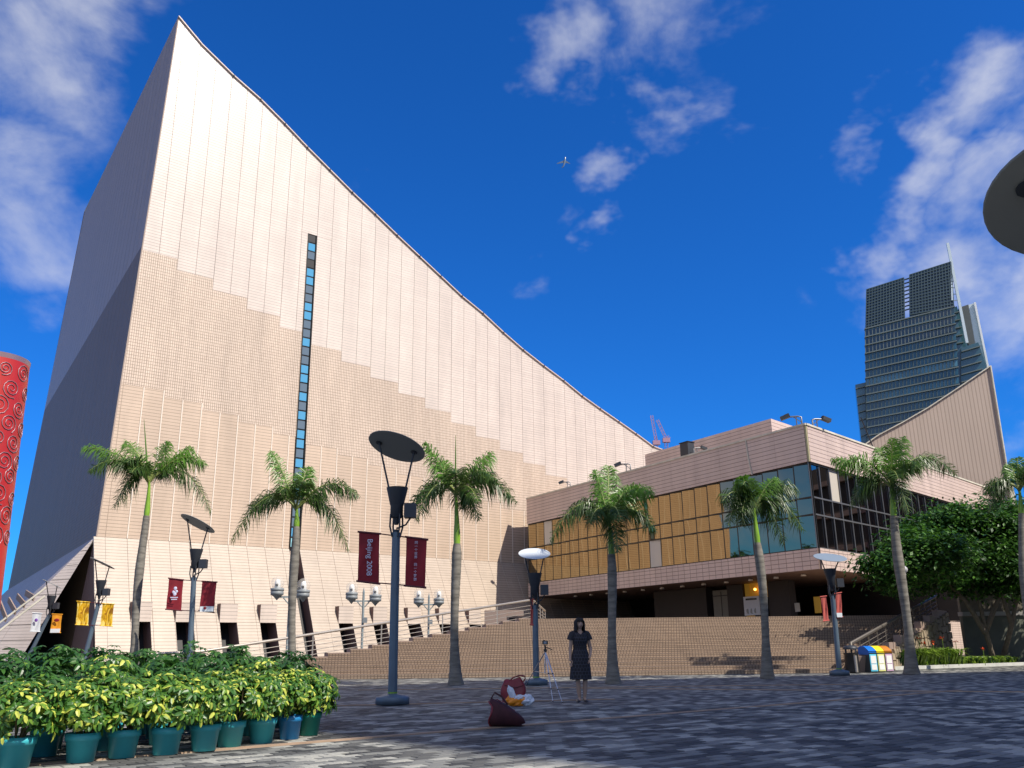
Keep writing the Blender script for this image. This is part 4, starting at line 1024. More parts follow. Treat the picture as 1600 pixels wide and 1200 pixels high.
# ------------------------------------------------------------------ handrails
def handrail(pts, label, hgt=.95, wires=4, nposts=9, bold=.055, rm='railm'):
    r_ = empty('stair_handrail', pts[0], label, 'handrail', 'handrails of the stairs')
    mb = MB(); mb.tube([p+Zu*hgt for p in pts], bold, 8); mb.build('top_rail', M[rm], r_)
    tot = sum((b-a).length for a, b in zip(pts, pts[1:]))
    def at(d):
        for a, b in zip(pts, pts[1:]):
            l = (b-a).length
            if d <= l+1e-6: return lerp(a, b, d/l)
            d -= l
        return pts[-1]
    for i in range(nposts):
        p = at(tot*i/(nposts-1)); mb = MB(); mb.bar(p-Zu*.02, p+Zu*hgt, .05, .05, up=(0, 1, 0)); mb.build('post', M[rm], r_)
    for k in range(wires):
        mb = MB(); mb.tube([p+Zu*(hgt*(.15+.19*k)) for p in pts], .016, 6); mb.build('wire', M[rm], r_)
fl = (LT-LB).normalized(); nl_ = V((-fl.y, fl.x, 0))
o1 = nl_*.15
handrail([LB+o1-fl*2+V((0, 0, .02)), LB+o1+V((0, 0, .10)), LT+o1+V((0, 0, ZP)), V((2.0, 60, ZP))], 'metal handrail climbing the left side of the broad stairs', nposts=11)
fr_ = (RT-RB).normalized(); nr_ = V((fr_.y, -fr_.x, 0))
handrail([RB+nr_*.2, RB+nr_*.2+V((0, 0, .10)), RT+nr_*.2+V((0, 0, ZP))], 'dark metal handrail climbing the right side of the broad stairs', nposts=13, bold=.07, rm='darkrail')
# pale sloping kerb below the left rail: saw-tooth wall
mb = MB()
for i in range(NST):
    a, b = lerp(LB, LT, i/NST), lerp(LB, LT, (i+1)/NST); mb.bar(V((a.x, a.y, 0))+nl_*.17+Zu*((i+1)*RISE/2+.02), V((b.x, b.y, 0))+nl_*.17+Zu*((i+1)*RISE/2+.02), .3, (i+1)*RISE+.04)
struct(mb.build('stepped_kerb', M['stairflank']))
# pale low block with dark gateway at the head of the rail
bl = empty('gate_block', V((-1.2, 62, 0)), 'small pale tiled block with dark opening at the head of the left handrail', 'wall')
mb = MB(); mb.box((-1.3, 62, 1.75), (1.5, .6, 3.5)); mb.box((.9, 62.1, 1.4), (1.0, .5, 2.8)); mb.box((-.1, 62, 3.3), (1.4, .5, .4)); mb.build('block_wall', M['stairflank'], bl)
mb = MB(); mb.box((.05, 62.15, 1.5), (.9, .3, 3.0)); mb.build('gateway', M['black'], bl)

# ------------------------------------------------------------------ giant torch column at the left edge
M['torchred'] = mat('glossy_red_column_paint', (.42, .02, .016), .4, noise=(.4, .2)); M['silver'] = mat('silver_scroll_relief', (.34, .22, .24), .4, metal=.5)
tD = 42.0; tr = P_at(40, 563, tD); tb = P_at(-14, 1010, tD); tw = 1.75
tc_ = V((tr.x-tw, tD, tr.z)); b_ = V((tb.x-tw*.92, tD, 0))
torch = empty('torch_column', b_, 'giant red column with silver scroll relief cropped by the left edge', 'column')
nn_ = 32; ax_ = (tc_-b_)
mb = MB(); mb.tube([b_, lerp(b_, tc_, .5), tc_-ax_.normalized()*.25], [tw*.92, tw*.96, tw], nn_); mb.build('shaft', M['torchred'], torch)
mb = MB(); mb.tube([tc_-ax_.normalized()*.25, tc_], [tw*1.0, tw*1.02], nn_); mb.build('silver_cap', M['silver'], torch)
def spiral(ang, h, r, turns=2.3, sg=1):
    mb = MB(); pts = []
    n = 26
    for i in range(n):
        t = i/(n-1); rr_ = r*(1-t*.88); th = sg*turns*2*math.pi*t+ang*3
        a = ang+rr_*math.cos(th)/tw; z = h+rr_*math.sin(th)
        c_ = lerp(b_, tc_, z/tc_.z); R_ = tw*(.92+.08*z/tc_.z)+.02
        pts.append(V((c_.x+math.cos(a)*R_, c_.y+math.sin(a)*R_, z)))
    mb.tube(pts, [.022*(1-.4*i/n) for i in range(n)], 5); mb.build('scroll', M['silver'], torch)
rg = random.Random(9); hh = tc_.z-.75
row = 0
while hh > 6.2:
    for k in range(4):
        ang = math.radians(-105+k*34+(17 if row % 2 else 0)+rg.uniform(-3, 3)); spiral(ang, hh+rg.uniform(-.1, .1), rg.uniform(.36, .55), sg=1 if rg.random() < .5 else -1)
    hh -= .88; row += 1

# ------------------------------------------------------------------ potted umbrella plants
M['lf_y'] = mat('yellow_variegated_leaf', (.58, .62, .10), .42, spec=.5, noise=(20, .2)); M['lf_m'] = mat('yellow_green_leaf', (.17, .30, .03), .4, noise=(18, .25)); M['lf_g'] = mat('mid_green_leaf', (.055, .155, .022), .38, noise=(12, .3)); M['lf_d'] = mat('dark_green_leaf', (.030, .095, .018), .36, noise=(12, .3))
for _k in ('lf_y', 'lf_m', 'lf_g', 'lf_d'): leafy(M[_k], .3)
M['pot'] = mat('teal_plastic_pot', (.05, .42, .48), .4, noise=(4, .12)); M['potblue'] = mat('blue_plastic_pot', (.02, .22, .50), .4, noise=(4, .12)); M['potgreen'] = mat('sea_green_plastic_pot', (.02, .30, .22), .4, noise=(4, .12))
M['soil'] = mat('dark_soil', (.03, .02, .015), .9); M['stem'] = mat('brown_stem', (.16, .11, .06), .7)
def leaf_mesh(seed, py, pg_, R_=.105):
    rg = random.Random(seed); mb = MB(); n = 8
    for k in range(n):
        a = 2*math.pi*k/n+rg.uniform(-.12, .12); l_ = R_*rg.uniform(.8, 1.1); w_ = l_*.175; dro = rg.uniform(.1, .45)
        d = V((math.cos(a), math.sin(a), 0)); s_ = V((-d.y, d.x, 0))
        b0 = d*l_*.12; m1 = d*l_*.45+Zu*l_*.06; m2 = d*l_*.78-Zu*l_*dro*.35; e = d*l_-Zu*l_*dro*.8
        yl = rg.random() < py
        mi = (0 if yl else (1 if rg.random() < pg_ else 2))
        fold = Zu*w_*.25
        b = len(mb.v); mb.v += [b0, m1+s_*w_+fold, m1-Zu*0, m1-s_*w_+fold, m2+s_*w_*.9+fold*.7, m2, m2-s_*w_*.9+fold*.7, e]
        fs = [(b, b+2, b+1), (b, b+3, b+2), (b+1, b+2, b+5, b+4), (b+2, b+3, b+6, b+5), (b+4, b+5, b+7), (b+5, b+6, b+7)]
        half = mi if not yl else 0
        ms = [mi, mi if rg.random() > .5 else min(2, mi+1)]*3
        mb.f += fs; mb.m += ms; mb.uv += [None]*6; mb.sm += [False]*6
    mb.tube([V((0, 0, 0)), V((.0, 0, -R_*.9))], .0025, 4, 1, caps=False)
    return mb
leafY = []; leafG = []
for s in range(4):
    me = leaf_mesh(s, .24, .45).mesh('leaf'); [me.materials.append(M[k]) for k in ('lf_y', 'lf_m', 'lf_g')]; leafY.append(me)
    me = leaf_mesh(s+10, .06, .40).mesh('leaf'); [me.materials.append(M[k]) for k in ('lf_y', 'lf_m', 'lf_g')]; leafY.append(me)
    me = leaf_mesh(s+20, .06, .5, .125).mesh('leaf'); [me.materials.append(M[k]) for k in ('lf_m', 'lf_g', 'lf_d')]; leafG.append(me)
def pot_mesh(m, H_=.27, R_=.15):
    mb = MB(); mb.lathe((0, 0, 0), [(0, .004), (R_*.80, .004), (R_*.97, H_*.74), (R_*1.05, H_*.75), (R_*1.09, H_), (R_*1.0, H_), (R_*.97, H_*.86), (0, H_*.86)], 28); return mb
def potted(b, label, m, seed, yellow, hgt, spread, nleaf, group, lean_=V((0, 0, 0)), H_=.27, R_=.15):
    rg = random.Random(seed)
    r_ = empty('potted_plant', b, label, 'potted plant', group)
    mb = pot_mesh(m, H_, R_)
    me = mb.mesh('pot'); me.materials.append(m); o = bpy.data.objects.new('pot', me); C.objects.link(o); o.parent = r_
    mb = MB(); mb.lathe((0, 0, 0), [(0, H_*.885), (R_*.96, H_*.88)], 16); me = mb.mesh('soil'); me.materials.append(M['soil']); o = bpy.data.objects.new('soil', me); C.objects.link(o); o.parent = r_
    mb = MB(); tips = []
    for k in range(7):
        a = rg.uniform(0, 6.28); r0 = rg.uniform(0, R_*.5); p = V((math.cos(a)*r0, math.sin(a)*r0, H_*.88)); e = V((math.cos(a)*spread*.6, math.sin(a)*spread*.6, hgt*.78))
        m_ = (p+e)/2+V((rg.uniform(-.05, .05), rg.uniform(-.05, .05), .03)); mb.tube([p, m_, e], [.011, .009, .005], 5)
    me = mb.mesh('stems'); me.materials.append(M['stem']); o = bpy.data.objects.new('stems', me); C.objects.link(o); o.parent = r_
    src = leafY if yellow else leafG
    for k in range(nleaf):
        # leaves over the surface and inside of a ragged dome
        u_, v_ = rg.uniform(0, 6.28), rg.random()
        ph = math.acos(1-1.70*v_); rr_ = rg.uniform(.72, 1.06)+.10*math.sin(u_*3+seed)
        zc = H_+(hgt-H_)*.48
        p = V((math.cos(u_)*math.sin(ph)*spread*rr_, math.sin(u_)*math.sin(ph)*spread*rr_, zc+math.cos(ph)*(hgt-zc)*rr_))+lean_*(.5+.5*math.cos(ph))
        if p.z < H_*.9: p.z = H_*.9+rg.uniform(0, .1)
        o = bpy.data.objects.new('leaf', src[rg.randrange(len(src))]); C.objects.link(o); o.parent = r_; o.location = p
        tilt = min(1.15, ph*.62)+rg.gauss(0, .22); o.rotation_euler = Matrix.Rotation(u_, 3, 'Z').to_euler()
        mtx = Matrix.Rotation(u_, 3, 'Z') @ Matrix.Rotation(tilt, 3, 'Y') @ Matrix.Rotation(rg.uniform(0, 6.28), 3, 'Z')
        o.rotation_euler = mtx.to_euler(); s_ = rg.uniform(.75, 1.2); o.scale = (s_, s_, s_)
fp = [(22, 1200, 'pot'), (125, 1191, 'pot'), (190, 1184, 'pot'), (258, 1179, 'pot'), (318, 1173, 'pot'), (358, 1167, 'pot'), (408, 1161, 'pot'), (452, 1155, 'potblue'), (483, 1149, 'potgreen')]
flab = ['first teal pot with yellow variegated umbrella plant, cut by the left edge', 'second teal pot from the left holding a yellow variegated umbrella plant', 'third teal pot from the left with pale leaves spilling over its right side', 'fourth teal pot from the left under a dense variegated umbrella plant', 'fifth teal pot from the left under a dense variegated umbrella plant', 'sixth teal pot from the left under a variegated umbrella plant', 'teal pot directly left of the blue pot with variegated umbrella plant', 'bright blue pot near the right end of the row with variegated plant', 'sea green pot at the right end of the row with bright yellow plant']
for i, (px, py, m) in enumerate(fp):
    b = gp(px, py)
    sp_ = .36 if i < 7 else .33
    potted(b, flab[i], M[m], 100+i, True, .80 if i > 0 else .82, sp_, 150, 'front row of potted umbrella plants', H_=.28, R_=.158 if i < 7 else .14)
rowd = (gp(452, 1155)-gp(125, 1191)).normalized(); rown = V((-rowd.y, rowd.x, 0))
potname = ['the space left of the first teal pot', 'the first teal pot', 'the second teal pot', 'the third teal pot', 'the fourth teal pot', 'the fifth teal pot', 'the sixth teal pot', 'the teal pot beside the blue pot', 'the bright blue pot']
for rw, (off, n_, h_, st) in enumerate(((.72, 9, .97, .25), (1.45, 9, 1.06, .0), (2.2, 8, 1.10, .3))):
    for k in range(n_):
        b = gp(22, 1200)+rowd*(-.9+st+k*.66)+rown*off+V((random.uniform(-.06, .06), random.uniform(-.06, .06), 0)); b.z = 0
        if proj(b)[0] > 470: continue
        potted(b, 'dark green umbrella plant '+('directly behind ', 'two rows behind ', 'three rows behind ')[rw]+potname[min(8, k)], M['pot'], 300+rw*20+k, rw == 0 and k % 3 == 0, h_*random.uniform(.95, 1.05), .40, 88, ('second row of potted umbrella plants', 'third row of potted umbrella plants', 'rear row of potted umbrella plants')[rw], H_=.28)

# ------------------------------------------------------------------ bags
M['alum0'] = mat('dull_zip_metal', (.3, .28, .25), .4, metal=.8); M['redleather'] = mat('deep_red_leather', (.19, .010, .016), .4, noise=(5, .3)); M['maroon'] = mat('dark_maroon_fabric', (.045, .008, .012), .8, noise=(9, .4), bump=.4); M['orange'] = mat('orange_plastic_bag', (.75, .24, .01), .4, noise=(7, .3)); M['whitebag'] = mat('crumpled_white_plastic', (.62, .66, .72), .4)
def blob(rows_fn, n, m_, k=16):
    pass
g = gp(805, 1101)
r_ = empty('red_handbag', g, 'deep red leather handbag with a loop handle sitting in a plastic bag', 'handbag')
mb = MB(); rows = []
for i in range(9):
    z = .02+.43*i/8; w_ = .235*(1-.25*(i/8)**2)*(1.05-.1*math.sin(i)); dp = .11*(1-.5*i/8); ox = -.02-.03*i/8
    rows.append([g+V((ox+math.copysign(abs(math.cos(a))**.6, math.cos(a))*w_, math.copysign(abs(math.sin(a))**.7, math.sin(a))*dp, z+.035*math.cos(a*2+i)*(i/8)+.03*math.cos(a))) for a in [2*math.pi*k/18 for k in range(18)]])
mb.grid(rows, 0, True); mb.face(rows[-1]); mb.build('bag_body', M['redleather'], r_)
mb = MB(); mb.tube([g+V((-.10, -.02, .44)), g+V((-.03, -.03, .50)), g+V((.10, -.03, .535)), g+V((.19, -.03, .52)), g+V((.20, -.02, .47)), g+V((.15, -.01, .41))], .014, 8); mb.build('handle', M['redleather'], r_)
mb = MB(); mb.tube([g+V((-.2, -.06, .36)), g+V((0, -.115, .31)), g+V((.16, -.07, .35))], .008, 6); mb.build('flap_seam', M['maroon'], r_)
g2_ = gp(808, 1103)
r_ = empty('plastic_bag', g2_, 'crumpled orange and white plastic bag around the foot of the handbag', 'plastic bag')
rgb = random.Random(4)
def crumple(c, rx, ry, rz_, n, m_, name, root, amp=.3, tl=0):
    mb = MB(); rows = []
    for i in range(n//2+1):
        t = math.pi*i/(n//2); rr_ = []
        for k in range(n):
            a = 2*math.pi*k/n; q = V((math.sin(t)*math.cos(a), math.sin(t)*math.sin(a), -math.cos(t)))
            s_ = 1+amp*mathutils.noise.noise(q*3.1+c*5); rr_.append(V((c.x+q.x*rx*s_+tl*q.z, c.y+q.y*ry*s_, max(.004, c.z+q.z*rz_*s_))))
        rows.append(rr_)
    mb.grid(rows, 0, True, False); return mb.build(name, m_, root)
crumple(g2_+V((-.03, -.06, .09)), .20, .13, .12, 18, M['orange'], 'orange_side', r_)
crumple(g2_+V((.17, -.04, .09)), .13, .12, .11, 16, M['whitebag'], 'white_side', r_, .6)
crumple(g2_+V((-.10, -.13, .23)), .06, .05, .13, 14, M['whitebag'], 'white_fold', r_, .6, tl=-.05)
crumple(g2_+V((.02, -.14, .15)), .09, .04, .05, 14, M['whitebag'], 'white_fold', r_, .7, tl=.04)
g3 = gp(790, 1135)
r_ = empty('dark_red_bag', g3, 'dark maroon bag lying slumped on its side on the pavement', 'bag')
mb = MB(); prof = [(-.20, .15, .17, .155), (-.17, .17, .19, .185), (-.08, .18, .18, .165), (.04, .16, .155, .135), (.15, .13, .11, .10), (.22, .10, .07, .065), (.25, .05, .03, .035)]
rows = []
for (x, w_, h2, zc) in prof:
    rows.append([g3+V((x+.03*math.sin(3*a), w_*math.cos(a), max(.004, zc+h2*math.sin(a)*(1+.06*math.sin(a*4+x*20))))) for a in [2*math.pi*k/20 for k in range(20)]])
mb.grid(rows, 0, True); mb.build('bag_body', M['maroon'], r_)
mb = MB(); mb.face([p+V((-.004, 0, 0)) for p in rows[0]]); mb.build('bag_end', M['redleather'], r_)
mb = MB(); mb.tube([p+V((-.006, 0, 0)) for p in rows[0]+[rows[0][0]]], .010, 6); mb.tube([rows[0][5], rows[2][5]+Zu*.02, rows[4][5], rows[5][5]], .007, 5); mb.build('piping', M['redleather'], r_)
for yy in (-.07, .06):
    mb = MB(); mb.tube([rows[1][5]+V((0, yy, -.01)), rows[1][5]+V((.05, yy*1.4, .07)), rows[2][5]+V((.06, yy*1.6, .06)), rows[3][5]+V((.02, yy*1.2, -.01))], .009, 6); mb.build('strap', M['maroon'], r_)
mb = MB(); mb.tube([lerp(rows[k_][4], rows[k_][5], .5)+Zu*.004 for k_ in range(1, 6)], .005, 5); mb.build('zip', M['alum0'], r_)

# ------------------------------------------------------------------ tripod with camera
M['alum'] = mat('silver_tripod_tube', (.55, .56, .58), .35, metal=.8); M['blackpl'] = mat('black_plastic', (.015, .015, .017), .4)
t0 = gp(851, 1094); t0.z = 0; tk = P_at(852, 1018, t0.y); hd = P_at(852, 1003, t0.y)
r_ = empty('camera_tripod', V((t0.x, t0.y, 0)), 'spindly silver tripod standing left of the woman', 'tripod')
feet = [V((t0.x-.35, t0.y+.25, 0)), gp(864, 1097), gp(879, 1098.5)]
feet[0] = gp(816, 1080)
for f in feet:
    leg = MB(); k1 = lerp(V((tk.x, tk.y, tk.z)), f, .45); k2 = lerp(tk, f, .75)
    leg.tube([tk, k1], .013, 8); l_ = leg.build('leg', M['alum'], r_)
    mb = MB(); mb.tube([k1, k2], .010, 8); mb.tube([k2, f], .007, 8); mb.build('lower_leg', M['alum'], l_)
    mb = MB(); mb.ball(k1, .02, 8); mb.ball(k2, .017, 8); mb.ball(f+Zu*.012, .014, 8); mb.build('clamp', M['blackpl'], l_)
cc_ = lerp(tk, V((t0.x, t0.y, 0)), .45)
mb = MB(); mb.tube([tk, cc_], .012, 8)
for f in feet: mb.tube([cc_, lerp(tk, f, .45)], .006, 5)
mb.build('centre_column', M['alum'], r_)
mb = MB(); mb.box(tk+Zu*.02, (.07, .07, .05)); mb.tube([tk+Zu*.04, tk+Zu*.12], .018, 8); mb.tube([tk+Zu*.08, tk+V((.06, -.02, .07)), tk+V((.15, -.06, .03))], .009, 6); mb.box(tk+Zu*.125, (.06, .05, .015)); mb.build('pan_head', M['blackpl'], r_)
c_ = tk+Zu*.18; r2 = empty('compact_camera', c_-Zu*.045, 'small dark camera mounted on top of the silver tripod', 'camera')
mb = MB(); mb.box(c_, (.12, .05, .075)); mb.box(c_+V((-.02, 0, .045)), (.04, .035, .02)); mb.build('camera_body', M['blackpl'], r2)
mb = MB(); mb.tube([c_+V((0, .02, -.003)), c_+V((0, .07, -.003))], .028, 12); mb.build('lens', M['steel_dark'], r2)
mb = MB(); mb.box(c_+V((0, -.027, 0)), (.06, .004, .045)); mb.build('screen', mat('grey_lcd_screen', (.25, .28, .33), .2), r2)

# ------------------------------------------------------------------ woman
M['skin'] = mat('skin_tone', (.40, .26, .19), .55); M['dress'] = tile('dark_patterned_dress', (.012, .011, .014), (.010, .009, .012), (.05, .05, .075), .06, .065, .0035, rough=.8, coord='UV', offset=.5, bump=0); M['dressplain'] = mat('black_dress_cloth', (.018, .017, .022), .8, noise=(40, .6)); M['hair'] = mat('black_brown_hair', (.010, .007, .006), .75); M['shoe'] = mat('black_leather_shoe', (.012, .012, .014), .35)
g = gp(909, 1097.5); pw = empty('woman', g, 'woman with black bob hair in dark patterned dress and black heeled shoes, hand in pocket', 'person')
def skin_body(parent, verts, edges, radii, m, name, sub=2):
    me = bpy.data.meshes.new(name); me.from_pydata([tuple(v) for v in verts], edges, []); o = bpy.data.objects.new(name, me); C.objects.link(o); o.parent = parent
    md = o.modifiers.new('skin', 'SKIN'); md.use_smooth_shade = True
    for i, r in enumerate(radii):
        r = r if isinstance(r, tuple) else (r, r); me.skin_vertices[0].data[i].radius = r
    me.skin_vertices[0].data[0].use_root = True
    s_ = o.modifiers.new('sub', 'SUBSURF'); s_.levels = sub; s_.render_levels = sub
    me.materials.append(m); return o
# facing the viewer (-Y): x to the right of the picture
v = [(0, .0, .86), (0, 0, .98), (0, -.005, 1.12), (0, 0, 1.27), (0, .005, 1.345), (0, -.005, 1.395),               # 0-5 pelvis..neck
     (.075, 0, .80), (.085, -.015, .44), (.08, .01, .24), (.07, .02, .075), (.068, -.07, .04),                        # 6-10 her left leg (picture right)
     (-.075, 0, .80), (-.075, -.02, .44), (-.055, .01, .24), (-.035, .02, .075), (-.06, -.075, .04),                      # 11-15
     (.155, 0, 1.285), (.222, .03, 1.03), (.195, -.05, .91), (.15, -.10, .82),                                       # 16-19 picture right arm, hand to pocket
     (-.155, 0, 1.285), (-.195, .02, 1.03), (-.215, -.02, .84), (-.215, -.035, .77)]                                     # 20-23
e = [(0, 1), (1, 2), (2, 3), (3, 4), (4, 5), (0, 6), (6, 7), (7, 8), (8, 9), (9, 10), (0, 11), (11, 12), (12, 13), (13, 14), (14, 15), (3, 16), (16, 17), (17, 18), (18, 19), (3, 20), (20, 21), (21, 22), (22, 23)]
rad_ = [(.14, .10), (.115, .085), (.12, .09), (.115, .08), (.05, .05), (.047, .05), .082, .052, .05, .030, .026, .082, .052, .05, .030, .026, .050, .037, .03, .028, .050, .037, .028, .026]
body = skin_body(pw, v, e, rad_, M['skin'], 'body', 2)
# fingers of both hands
def fingers(c, d, side, name, thumb):
    d = V(d).normalized(); side = V(side).normalized()
    for k, (l_, o_) in enumerate(((.062, .027), (.072, .009), (.068, -.009), (.054, -.026))):
        p = V(c)+side*o_; mb = MB(); dn2 = (d+V((0, -.25, -.1))).normalized()
        mb.tube([p+g-g*0, p+g+d*l_*.5, p+g+dn2*l_*.98], [.0088, .0082, .006], 7); mb.ball(p+g+dn2*l_*.98, .006, 6); mb.build('finger', M['skin'], pw)
    p = V(c)+side*thumb*.03-d*.045; t_ = (side*thumb*.6+d).normalized(); mb = MB(); mb.tube([p+g, p+g+t_*.03, p+g+(t_*.035+d*.025)], [.011, .010, .007], 7); mb.ball(p+g+(t_*.035+d*.025), .007, 6); mb.build('thumb', M['skin'], pw)
fingers((-.215, -.04, .745), (.02, -.1, -1), (.55, -.83, 0), 'hand', 1)
fingers((.14, -.105, .80), (-.35, -.05, -.9), (.8, -.5, 0), 'hand', -1)
# dress: bodice and skirt
mb = MB(); dr = [(.43, .212, .165, .01), (.45, .215, .168, .01), (.60, .205, .158, .005), (.72, .196, .148, .0), (.84, .186, .137, -.003), (.93, .168, .12, 0), (1.02, .140, .102, 0), (1.07, .137, .100, 0), (1.13, .150, .112, -.006), (1.20, .160, .118, -.010), (1.27, .165, .105, 0), (1.32, .150, .085, .005), (1.345, .105, .072, .008), (1.362, .07, .062, .008)]
rows = []; NR = 36
for (z, rx, ry, oy) in dr:
    rr_ = []
    for k in range(NR):
        a = 2*math.pi*k/NR; fo = 1+(.045*math.sin(a*7+1)*max(0, (.95-z)/.35) if z < .95 else 0)
        x, y = math.cos(a)*rx*fo, math.sin(a)*ry*fo+oy; zz = z
        if z > 1.30 and y < 0 and abs(x) < .07: zz = z-.085*(1-abs(x)/.07)*(z-1.30)/.062; y -= .012
        rr_.append(g+V((x, y, zz)))
    rows.append(rr_)
b0 = len(mb.v)
for i in range(len(rows)-1):
    for k in range(NR):
        j = (k+1) % NR
        mb.face([rows[i][k], rows[i][j], rows[i+1][j], rows[i+1][k]], 0, [(k/NR*1.1, dr[i][0]), ((k+1)/NR*1.1, dr[i][0]), ((k+1)/NR*1.1, dr[i+1][0]), (k/NR*1.1, dr[i+1][0])], True)
dress = mb.build('dress', M['dress'], pw)
for sg in (-1, 1):
    mb = MB(); mb.tube([g+V((sg*.10, .005, 1.325)), g+V((sg*.15, .003, 1.302)), g+V((sg*.185, .003, 1.235)), g+V((sg*.198, .004, 1.185))], [.05, .067, .066, .072], 14, caps=False); mb.build('sleeve', M['dressplain'], pw)
mb = MB(); mb.lathe(g+V((0, 0, 0)), [(.141, 1.035), (.144, 1.045), (.144, 1.062), (.141, 1.072)], 30, sy=.74); mb.build('waist_band', M['dressplain'], pw)
# head
hc = g+V((0, -.015, 1.495)); mb = MB(); rows = []
for i in range(15):
    t = math.pi*i/14; rr_ = []
    for k in range(20):
        a = 2*math.pi*k/20; q = V((math.sin(t)*math.cos(a), math.sin(t)*math.sin(a), -math.cos(t)))
        fx = .073*(1-.22*max(0, -q.z-.1)); p = V((q.x*fx, q.y*.088, q.z*.108))
        if q.y < -.3 and q.z < 0: p.y -= .006
        if abs(q.x) < .2 and q.y < -.8 and abs(q.z+.12) < .22: p.y -= .014*(1-abs(q.x)/.2)
        rr_.append(hc+p)
    rows.append(rr_)
mb.grid(rows, 0, True); hd_ = mb.build('head', M['skin'], pw)
mb = MB(); mb.tube([g+V((0, 0, 1.33)), g+V((0, -.01, 1.43))], [.05, .046], 14); mb.build('neck', M['skin'], pw)
M['lip'] = mat('muted_lip', (.20, .05, .05), .5); M['eye'] = mat('dark_eye', (.02, .015, .012), .3)
for sg in (-1, 1):
    mb = MB(); mb.ball(hc+V((sg*.028, -.080, .008)), .0095, 8, 0, (1.5, .6, .7)); mb.build('eye', M['eye'], hd_)
    mb = MB(); mb.tube([hc+V((sg*.014, -.088, .028)), hc+V((sg*.030, -.086, .032)), hc+V((sg*.044, -.076, .027))], .0028, 5); mb.build('eyebrow', M['hair'], hd_)
    mb = MB(); mb.ball(hc+V((sg*.073, .005, -.005)), .02, 8, 0, (.35, .7, 1.2)); mb.build('ear', M['skin'], hd_)
mb = MB(); mb.ball(hc+V((0, -.085, -.048)), .012, 8, 0, (1.9, .6, .55)); mb.build('mouth', M['lip'], hd_)
mb = MB(); mb.ball(hc+V((0, -.094, -.016)), .012, 8, 0, (.8, 1, 1.3)); mb.build('nose', M['skin'], hd_)
# bob hair: shell open at the face
mb = MB(); rows = []; rgh = random.Random(2)
for i in range(13):
    t = i/12; z = .128-.27*t; rr_ = []
    k0 = math.radians(-90+ (8 if t < .25 else 42)); k1 = math.radians(270-(8 if t < .25 else 42))
    for k in range(26):
        a = lerp(k0, k1, k/25)
        w_ = .112*math.sin(min(1, .14+t*2.3)*math.pi/2)*(1-.10*max(0, t-.75)*4*.5); dd_ = .118*math.sin(min(1, .14+t*2.3)*math.pi/2)
        wob = 1+.035*math.sin(a*9+i*.6)
        rr_.append(hc+V((math.cos(a)*w_*wob*(1+.05*max(0, t-.6)), math.sin(a)*dd_*wob+.012, z+(.018*math.sin(k*2.3)+.012*math.sin(k*5.1))*max(0, t-.7)/.3)))
    rows.append(rr_)
mb.grid(rows, 0); mb.face(rows[0]); 
inner = [[lerp(p, V((hc.x, hc.y, p.z)), .16) for p in r] for r in rows]; mb.grid([r[::-1] for r in inner], 0)
mb.grid([rows[-1], inner[-1]], 0)
for k in range(9):
    a = -.052+.013*k; mb.tube([hc+V((a*.8, -.055, .112)), hc+V((a, -.098+abs(a)*.35, .075)), hc+V((a*1.08, -.096+abs(a)*.4, .038+.008*(k % 2)))], [.012, .0125, .006], 6)
mb.build('hair', M['hair'], pw)
for (x, fwd, nm) in ((.068, -.055, 0), (-.06, -.065, 1)):
    mb = MB(); a = 0 if nm == 0 else -.5
    d = V((math.sin(a), -math.cos(a), 0)); s_ = V((d.y, -d.x, 0)); c_ = g+V((x+(.0 if nm == 0 else .015), .015, 0)); rows = []
    for (t, w_, h_) in ((-.045, .024, .075), (-.02, .030, .085), (.02, .031, .068), (.07, .036, .042), (.12, .036, .032), (.155, .022, .024), (.168, .006, .012)):
        zb_ = .042 if t < 0 else max(.004, .042-.038*t/.07)
        t *= 1.15; w_ *= 1.25; h_ *= 1.1
        rows.append([c_+d*t+s_*math.cos(q)*w_+Zu*(zb_+(h_-zb_)*.5*(1+math.sin(q))) for q in [2*math.pi*k/12 for k in range(12)]])
    mb.grid(rows, 0, True); mb.face(rows[0]); mb.tube([c_+d*-.035+Zu*.05, c_+d*-.04+Zu*.002], [.014, .007], 8); mb.build('shoe', M['shoe'], pw)

pw.rotation_euler.z = .22
